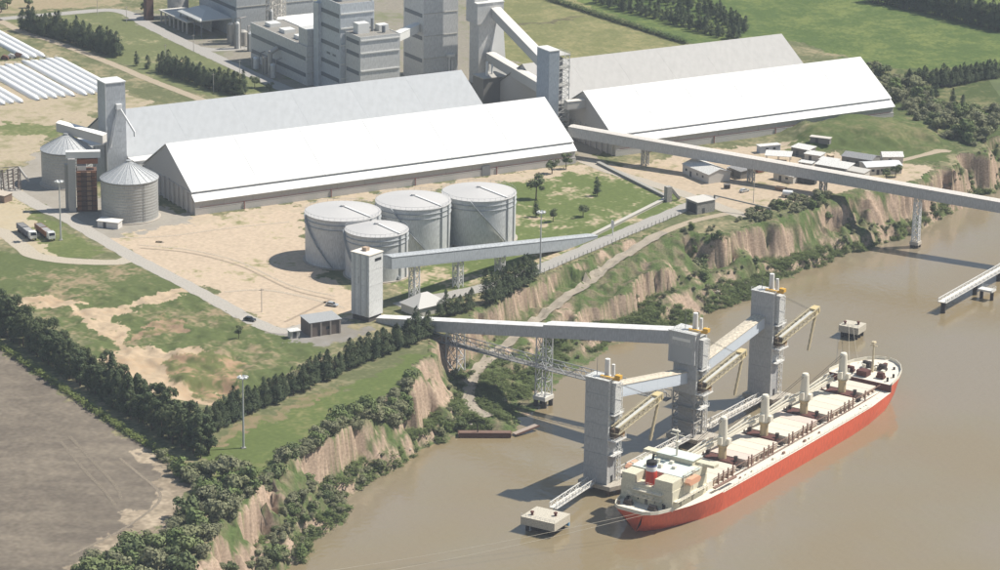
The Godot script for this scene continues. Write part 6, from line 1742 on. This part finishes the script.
func quay() -> void:
	loader_tower(0, 38.3, "loader tower beside the ship's deckhouse and the walkway to the dolphin", false)
	loader_tower(54, 38.6, "middle loader tower where the jetty conveyor arrives", true)
	loader_tower(105, 41.0, "loader tower at the bow end of the quay", false)
	var lite := M(rgb(196, 204, 212), 0.6)
	var tan := M(rgb(218, 206, 184), 0.6, 0, grain, 0.05)
	gallery("quay_gallery", "pale covered conveyor between the deckhouse loader tower and the middle one", port(5.7, -3.4, 30.6), port(54.2, -3.4, 22.4), 4.4, 3.6, lite, tan, "covered conveyors between loader towers")
	gallery("quay_gallery", "pale covered conveyor between the middle loader tower and the bow one", port(59.8, -3.4, 22.2), port(105.2, -3.4, 28.6), 4.4, 3.6, lite, tan, "covered conveyors between loader towers")
	var wl := M(rgb(206, 204, 198), 0.6)
	truss_bridge("quay_walkway", "steel quay walkway between the deckhouse loader tower and the middle one", port(11.2, -7, 3.5), port(52.3, -7, 3.5), 2.6, 1.6, wl, M(rgb(190, 184, 172), 0.9))
	truss_bridge("quay_walkway", "steel quay walkway between the middle loader tower and the bow one", port(65.2, -7, 3.5), port(103.3, -7, 3.5), 2.6, 1.6, wl, M(rgb(190, 184, 172), 0.9))
	ship()
	dolphin("square concrete mooring dolphin with a blue fender near the ship's stern", Vector3(15.2, 0, 211.5), 60, 10, 12, true)
	truss_bridge("dolphin_walkway", "white railed walkway from the stern dolphin to the loader tower", Vector3(17.6, 4.6, 205.2), port(-1.6, -4.2, 3.6), 2.2, 1.7, wl, M(rgb(200, 196, 186), 0.9))
	dolphin("small concrete mooring dolphin standing alone in the river off the bow", Vector3(132.4, 0, 14.5), 60, 7.5, 8, false)
	truss_bridge("river_pier", "white railed pier on piles standing by itself in the river", Vector3(170.0, 4.6, -14.8), Vector3(226.0, 4.6, -100.0), 3.0, 1.4, wl, M(rgb(206, 202, 194), 0.9))
	for k in 4:
		var c := Vector3(170.0, 0, -14.8).lerp(Vector3(226, 0, -100), [0.015, 0.3, 0.52, 0.9][k])
		var pt := thing("pier_pile", "dark pile under the white railed river pier", "pile", c, 0, "piles of the river pier")
		part(pt, "shaft", B.new().tube(Vector3(0, -4, 0), Vector3(0, 4.2, 0), 0.95, 0.95, 12), M(rgb(54, 48, 46), 0.9))
		part(pt, "cap", B.new().box(-1.2, 4.203, -1.2, 1.2, 4.45, 1.2), M(rgb(110, 104, 96), 0.9))
	var lp := thing("pier_landing", "small white side landing beside the railed river pier", "landing", Vector3(190.5, 0, -34.5), 56)
	part(lp, "deck", B.new().box(-2, 3.6, -3, 2, 4.3, 3), M(rgb(206, 204, 196), 0.9))
	for z in [-2.2, 2.2]: part(lp, "pile", B.new().tube(Vector3(0, -4, z), Vector3(0, 3.62, z), 0.7, 0.7, 10), M(rgb(54, 48, 46), 0.9))
	var lr := B.new()
	railing(lr, Vector3(2, 4.3, -3), Vector3(2, 4.3, 3)); railing(lr, Vector3(-2, 4.3, 3), Vector3(2, 4.3, 3))
	part(lp, "handrail", lr, wl)
	# rusty landing barge at the foot of the ramp
	var bg := thing("landing_barge", "rusty red steel landing barge at the foot of the ramp road", "barge", Vector3(-4.2, 0, 128.6), 2)
	var rust := M(rgb(108, 74, 60), 0.85, 0, grain, 0.3)
	part(bg, "hull", B.new().prism([Vector2(-8.8, -1), Vector2(8.4, -1), Vector2(8.8, 1.3), Vector2(-9.2, 1.3)], -2.0, 2.0), rust)
	part(bg, "deck", B.new().box(-8.9, 1.303, -1.8, 8.5, 1.4, 1.8), M(rgb(126, 100, 86), 0.9, 0, grain, 0.3))
	part(bg, "gunwale", B.new().box(-9.0, 1.304, 1.803, 8.6, 1.8, 2.0), rust)
	part(bg, "post", B.new().tube(Vector3(-2.6, 1.4, 0), Vector3(-2.6, 4.0, 0), 0.2, 0.2, 8), M(rgb(52, 48, 46), 0.9))
	var rmp := thing("landing_ramp", "narrow rusty ramp from the landing barge to the shore", "ramp", Vector3(5.6, 0, 128.0), 40)
	part(rmp, "deck", B.new().bar(Vector3(0, 0.6, 0), Vector3(10, 1.6, 0), 2.4, 0.4), M(rgb(176, 160, 146), 0.9, 0, grain, 0.3))
	part(rmp, "edge_beam", B.new().bar(Vector3(0, 0.8, 1.35), Vector3(10, 1.8, 1.35), 0.3, 0.5), rust)
	# mooring lines
	var ropes := [[port(-22, -40, 8.4), Vector3(-60, 1.0, 262)], [port(-22, -38, 8.4), Vector3(-66, 1.0, 256)], [port(138, -26, 10.8), Vector3(132.4, 5.4, 14.5)], [port(134, -24.5, 10.8), Vector3(131.0, 5.4, 14.0)]]
	for k in 4:
		var r: Array = ropes[k]
		var o := thing("mooring_line", ["pale mooring line running from the ship's stern to the near bank", "mooring line stretched from the ship's bow to the lone dolphin"][k / 2], "rope", r[0], 0, ["stern mooring lines", "bow mooring lines"][k / 2])
		var b := B.new()
		var prev := Vector3.ZERO
		for q in range(1, 13):
			var f := q / 12.0
			var e: Vector3 = (r[1] - r[0]) * f - Vector3(0, sin(f * PI) * 1.5, 0)
			b.tube(prev, e, 0.055, 0.055, 5, false)
			prev = e
		part(o, "strand", b, M(rgb(176, 168, 150), 0.8))

func yard_things() -> void:
	mast(-172.1, -39.5, "tall floodlight mast on the grass island by the parked trucks")
	mast(-80.3, 189.0, "tall floodlight mast on the lawn at the top of the bluff")
	mast(15.2, -6.4, "tall floodlight mast beside the quay road and the inclined conveyor")
	truck(-185.5, -43.0, 118 + 180, rgb(86, 92, 104), "grain truck with dark grey load box on the pale apron")
	truck(-178.3, -43.0, 118 + 180, rgb(150, 92, 50), "grain truck with orange brown load box on the pale apron")
	car(-61.2, 40.0, -25, rgb(178, 182, 186), "silver car parked on the sand near the small tank")
	car(-89.6, 59.0, -28, rgb(44, 48, 52), "dark car on the road by the dug earth")
	var conc := M(rgb(172, 168, 160), 0.9, 0, grain, 0.1)
	var wroof := M(rgb(226, 224, 218), 0.6, 0, grain, 0.1)
	var groof := M(rgb(150, 150, 150), 0.7, 0, grain, 0.1)
	var wwall := M(rgb(190, 186, 178), 0.8)
	var gwall := M(rgb(122, 120, 116), 0.8)
	# substation and hip roofed shed by the transfer tower
	var s := shed("substation", "grey brick substation building beside the dark evergreens", "building", Vector3(-63.4, PL, 70.5), 28, 12, 8, 5.2, -0.5, M(rgb(126, 114, 106), 0.9, 0, grain, 0.3), M(rgb(168, 170, 170), 0.8, 0, grain, 0.15))
	for k in 4: part(s, "pilaster", B.new().box(-5.8 + k * 3.7, 0, 4.003, -5.2 + k * 3.7, 5.1, 4.3), M(rgb(150, 142, 134), 0.9))
	shed("kiosk", "tiny white kiosk in front of the grey brick substation", "kiosk", Vector3(-72.5, PL, 77.0), 28, 3.6, 2.4, 2.6, -0.2, wwall, wroof)
	var hp := thing("hip_roof_shed", "pale pyramid roofed shed behind the evergreens and the transfer tower", "shed", Vector3(-27.5, PL, 44.0), 40)
	part(hp, "wall", B.new().box(-6.6, 0, -5.0, 6.6, 3.2, 5.0), wwall)
	part(hp, "roof", B.new().hexa([Vector3(-7.2, 3.203, 5.6), Vector3(7.2, 3.203, 5.6), Vector3(7.2, 3.203, -5.6), Vector3(-7.2, 3.203, -5.6), Vector3(-1.6, 7.0, 0.3), Vector3(1.6, 7.0, 0.3), Vector3(1.6, 7.0, -0.3), Vector3(-1.6, 7.0, -0.3)]), M(rgb(184, 182, 176), 0.8))
	# gate building and pipe rack by the yard road
	var gb := shed("gate_building", "grey boxy gate building with a dark opening beside the quay road", "building", Vector3(81.5, PL, -95.5), 36, 9, 7.5, 5.0, -0.2, M(rgb(156, 154, 148), 0.9, 0, grain, 0.1), M(rgb(190, 186, 178), 0.8))
	part(gb, "dark_opening", B.new().box(-4.56, 0.3, -2.8, -4.503, 4.2, 2.8), M(rgb(48, 52, 54), 0.7))
	var pr := thing("pipe_rack", "thin pipe frame standing beside the grey gate building", "frame", Vector3(87.4, PL, -98.0), -24)
	part(pr, "pipe", B.new().tube(Vector3(0, 6, 0), Vector3(24, 3.6, 0), 0.3, 0.3, 8), M(rgb(128, 126, 120), 0.7))
	for x in [0.0, 24.0]: part(pr, "post", B.new().box(x - 0.3, 0, -0.3, x + 0.3, 6.2 - x * 0.1, 0.3), M(rgb(120, 118, 112), 0.7))
	var bx := thing("junction_hopper", "upright grey hopper where the belt channels meet", "hopper", Vector3(69.0, PL, -109.0), 30)
	part(bx, "casing", B.new().box(-1.2, 0, -1.2, 1.2, 6.5, 1.2), conc)
	part(bx, "chute", B.new().bar(Vector3(1.2, 5.5, 0), Vector3(5.5, 0.6, 0), 1.2, 1.0), gwall)
	# site huts
	var huts := [
		["white gabled hall beside the yard road under the long gallery", 20, 11, 4.0, 1.8, wwall, wroof, -59.6],
		["long white site trailer parked under the long gallery", 10.5, 3.0, 3.0, 0.3, wwall, wroof, -42],
		["dark low trailer beside the long white trailer", 8.5, 3.0, 2.6, -0.1, M(rgb(58, 60, 60), 0.8), gwall, -25],
		["pale container with a blue end near the white store wall", 10.0, 3.2, 3.2, -0.1, M(rgb(170, 178, 188), 0.7), wroof, 22],
		["flat white canopy on posts beside the blue ended container", 11.0, 7.0, 3.0, -0.6, gwall, wroof, -10],
		["white roofed hut with dark side below the green mound", 9.0, 6.0, 3.4, -0.5, gwall, wroof, -38],
		["smaller white hut beside the one below the green mound", 7.5, 5.0, 2.8, -0.4, wwall, wroof, -30],
		["long white lean-to roof among the site huts", 15.0, 7.5, 3.2, -0.9, gwall, wroof, -32],
		["low grey lean-to at the end of the site huts", 9.0, 5.0, 2.8, -0.6, wwall, M(rgb(184, 180, 172), 0.7), -36],
		["dark grey gabled workshop behind the white lean-to", 14.0, 9.0, 4.0, 1.2, gwall, groof, -30],
		["light grey gabled workshop beside the green tree", 16.0, 9.0, 3.6, 1.0, wwall, M(rgb(204, 206, 206), 0.6), 14],
		["white round topped store behind the light grey workshop", 9.0, 6.0, 3.0, 1.6, wwall, wroof, 5],
		["thin grey container under the slope of the green mound", 9.0, 2.6, 2.6, -0.1, gwall, M(rgb(190, 184, 174), 0.8), -24],
		["grey lean-to behind the white gabled hall", 9.0, 6.0, 3.2, -0.7, gwall, groof, -59.6],
		["small white box hut between the site huts", 6.0, 3.2, 2.6, -0.2, wwall, wroof, -30],
		["narrow white roofed hut beside the long lean-to", 8.0, 4.0, 2.8, -0.3, wwall, wroof, -30],
	]
	for k in huts.size():
		var h: Array = huts[k]
		var sh := shed("site_hut", h[0], "hut", Vector3(SHEDS[k][0], Hq(SHEDS[k][0], SHEDS[k][1]) - (0.0 if k != 12 else 0.3), SHEDS[k][1]), h[7], h[1], h[2], h[3], h[4], h[5], h[6], k == 4)
		sh.set_meta("group", "site huts beside the river brink")
		if k == 3: part(sh, "blue_end", B.new().box(h[1] / 2 + 0.003, 0.2, -1.5, h[1] / 2 + 0.1, 3.0, 1.5), M(rgb(70, 104, 160), 0.7))
	var tk := thing("water_bowser", "small white tank trailer at the edge of the site yard", "trailer", Vector3(119.5, PL, -118.5), -20)
	part(tk, "barrel", B.new().tube(Vector3(-2, 1.8, 0), Vector3(2, 1.8, 0), 1.25, 1.25, 18), M(rgb(222, 222, 220), 0.4))
	part(tk, "chassis", B.new().box(-2.6, 0.55, -0.8, 3.2, 0.8, 0.8), M(rgb(60, 60, 60), 0.8))
	for z in [-1.0, 1.0]: part(tk, "wheel", B.new().tube(Vector3(-0.4, 0.5, z - 0.15), Vector3(-0.4, 0.5, z + 0.15), 0.5, 0.5, 12), M(rgb(30, 30, 30), 0.9))
	# stores, crates and cars scattered in the site yard
	var cy := [[105.0, -168.0], [111.0, -158.0], [133.0, -156.0], [140.0, -149.0], [117.5, -129.0], [95.0, -131.0], [99.0, -161.0], [150.5, -143.0], [144.0, -183.0], [151.5, -179.0]]
	var cl := ["blue grey supply crate near the dark trailer", "rust red supply crate behind the long white trailer", "pale supply crate between the site huts", "green supply crate beside the low grey lean-to", "brown pallet stack by the small tank trailer", "dark pallet stack near the white gabled hall", "grey supply crate behind the white gabled hall", "white supply crate at the brink by the green trees", "tan supply crate under the slope of the green mound", "grey pallet stack behind the dark grey workshop"]
	var cc := [rgb(110, 124, 140), rgb(134, 84, 66), rgb(196, 192, 182), rgb(92, 108, 84), rgb(132, 106, 80), rgb(74, 70, 66), rgb(150, 150, 148), rgb(212, 210, 204), rgb(176, 156, 124), rgb(128, 126, 120)]
	for k in cy.size():
		var ct := thing("supply_crate", cl[k], "crate", Vector3(cy[k][0], PL, cy[k][1]), k * 37.0, "supplies in the site yard")
		var cx := 1.2 + 0.35 * (k * 7 % 5)
		var ch := 1.1 + 0.3 * (k % 3)
		part(ct, "box", B.new().box(-cx, 0.2, -1.0, cx, ch, 1.0), M(cc[k], 0.8, 0, grain, 0.5))
		part(ct, "lid", B.new().box(-cx - 0.1, ch + 0.003, -1.1, cx + 0.1, ch + 0.15, 1.1), M(cc[k].lightened(0.15), 0.8))
		for sx in [-1, 1]: part(ct, "skid", B.new().box(sx * cx * 0.6 - 0.15, 0, -1.0, sx * cx * 0.6 + 0.15, 0.197, 1.0), M(rgb(96, 80, 62), 0.9))
	car(102.0, -126.0, 40, rgb(196, 196, 192), "white car by the white gabled hall")
	car(127.5, -150.0, -50, rgb(120, 40, 36), "dark red car between the site huts")
	car(146.5, -152.5, 20, rgb(180, 184, 188), "silver car at the end of the site huts")
	var pp := [[-215.4,-460.4],[-197.6,-441.5],[-155.5,-375.4],[-137.1,-290.4],[-86.2,48.5],[104.4,-108.8],[-166.9,-352.1],[-127.4,-320.1]]
	var pn := ["thin pole where the plant road meets the dirt at the tree row", "thin pole at the bend of the plant road", "thin pole beside the plant road junction", "thin pale pole in front of the short tree row", "thin pole standing in the sand yard", "thin pole in the site yard under the long gallery", "thin pole on the grass behind the tree rows", "thin pole at the plant road near the grey store roof"]
	for k in pp.size():
		var po := thing("utility_pole", pn[k], "pole", Vector3(pp[k][0], PL, pp[k][1]), 30)
		part(po, "shaft", B.new().tube(Vector3.ZERO, Vector3(0, 9.0, 0), 0.17, 0.11, 8), M(rgb(178, 174, 166), 0.8))
		part(po, "cross_arm", B.new().box(-0.9, 8.3, -0.08, 0.9, 8.5, 0.08), M(rgb(140, 132, 120), 0.8))
	# grain bags
	for e in [[39.5, 4.2, 5, 210, 292, "long white grain bag in the middle block by the elevator tower", "middle block of grain bags"], [16.0, 4.4, 5, 211, 288, "long white grain bag in the block nearest the shaded silo", "block of grain bags nearest the silo"], [43.5, 4.2, 3, 294, 372, "long white grain bag in the block by the tall tree row", "block of grain bags by the tree row"], [-1.5, 4.4, 3, 210, 262, "white grain bag in the short outer block", "outer block of grain bags"]]:
		for k in e[2]: silo_bag(e[0] + k * e[1], e[3] + (k % 2) * 0.8, e[4] - (k % 3) * 1.0, e[5], e[6])
	for k in 3:
		var r := thing("scrap_heap", "rusty heap of farm gear between the grain bag blocks", "machinery", site(33.0 + k * 4.0, 299.0 + k), 20 * k, "gear between the grain bags")
		var b := B.new()
		b.prism([Vector2(-2, 0), Vector2(2, 0), Vector2(1.4, 1.6), Vector2(-0.6, 2.4), Vector2(-1.8, 1.4)], -1.2, 1.2)
		part(r, "body", b, M([rgb(112, 76, 60), rgb(206, 204, 200), rgb(100, 72, 62)][k], 0.9, 0, grain, 0.5))
		for sx in [-1.2, 1.2]: part(r, "wheel", B.new().tube(Vector3(sx, 0.5, 1.25), Vector3(sx, 0.5, 1.5), 0.5, 0.5, 10), M(rgb(36, 34, 34), 0.9))
	# fence along the quay road
	var f := thing("wire_fence", "thin post and wire fence along the outer side of the quay road", "fence", Vector3(0, PL, 0))
	var pts := along(ROADS.quay, 3.0, RandomNumberGenerator.new(), 0.0)
	var wires := B.new()
	for i in range(12, pts.size() - 4):
		var d: Vector2 = (pts[i + 1] - pts[i - 1]).normalized()
		var o: Vector2 = pts[i] + Vector2(-d.y, d.x) * 4.6
		part(f, "post", B.new().box(o.x - 0.09, 0, o.y - 0.09, o.x + 0.09, 2.0, o.y + 0.09), conc)
		if i > 12:
			var d0: Vector2 = (pts[i] - pts[i - 2]).normalized()
			var o0: Vector2 = pts[i - 1] + Vector2(-d0.y, d0.x) * 4.6
			for y in [0.7, 1.3, 1.9]: wires.bar(Vector3(o0.x, y, o0.y), Vector3(o.x, y, o.y), 0.04, 0.04)
	part(f, "wire", wires, M(rgb(150, 150, 148), 0.6))
	# white post on the lawn, road side poles
	var wp := thing("white_post", "leaning white post beside the bare tree on the lawn", "post", Vector3(44.6, PL, -57.5), 0)
	part(wp, "shaft", B.new().tube(Vector3.ZERO, Vector3(-0.5, 6.5, 0), 0.25, 0.2, 8), M(rgb(220, 218, 212), 0.6))
	part(wp, "sign_panel", B.new().box(-0.9, 3.0, 0.26, 0.3, 6.2, 0.34), M(rgb(224, 222, 216), 0.6))
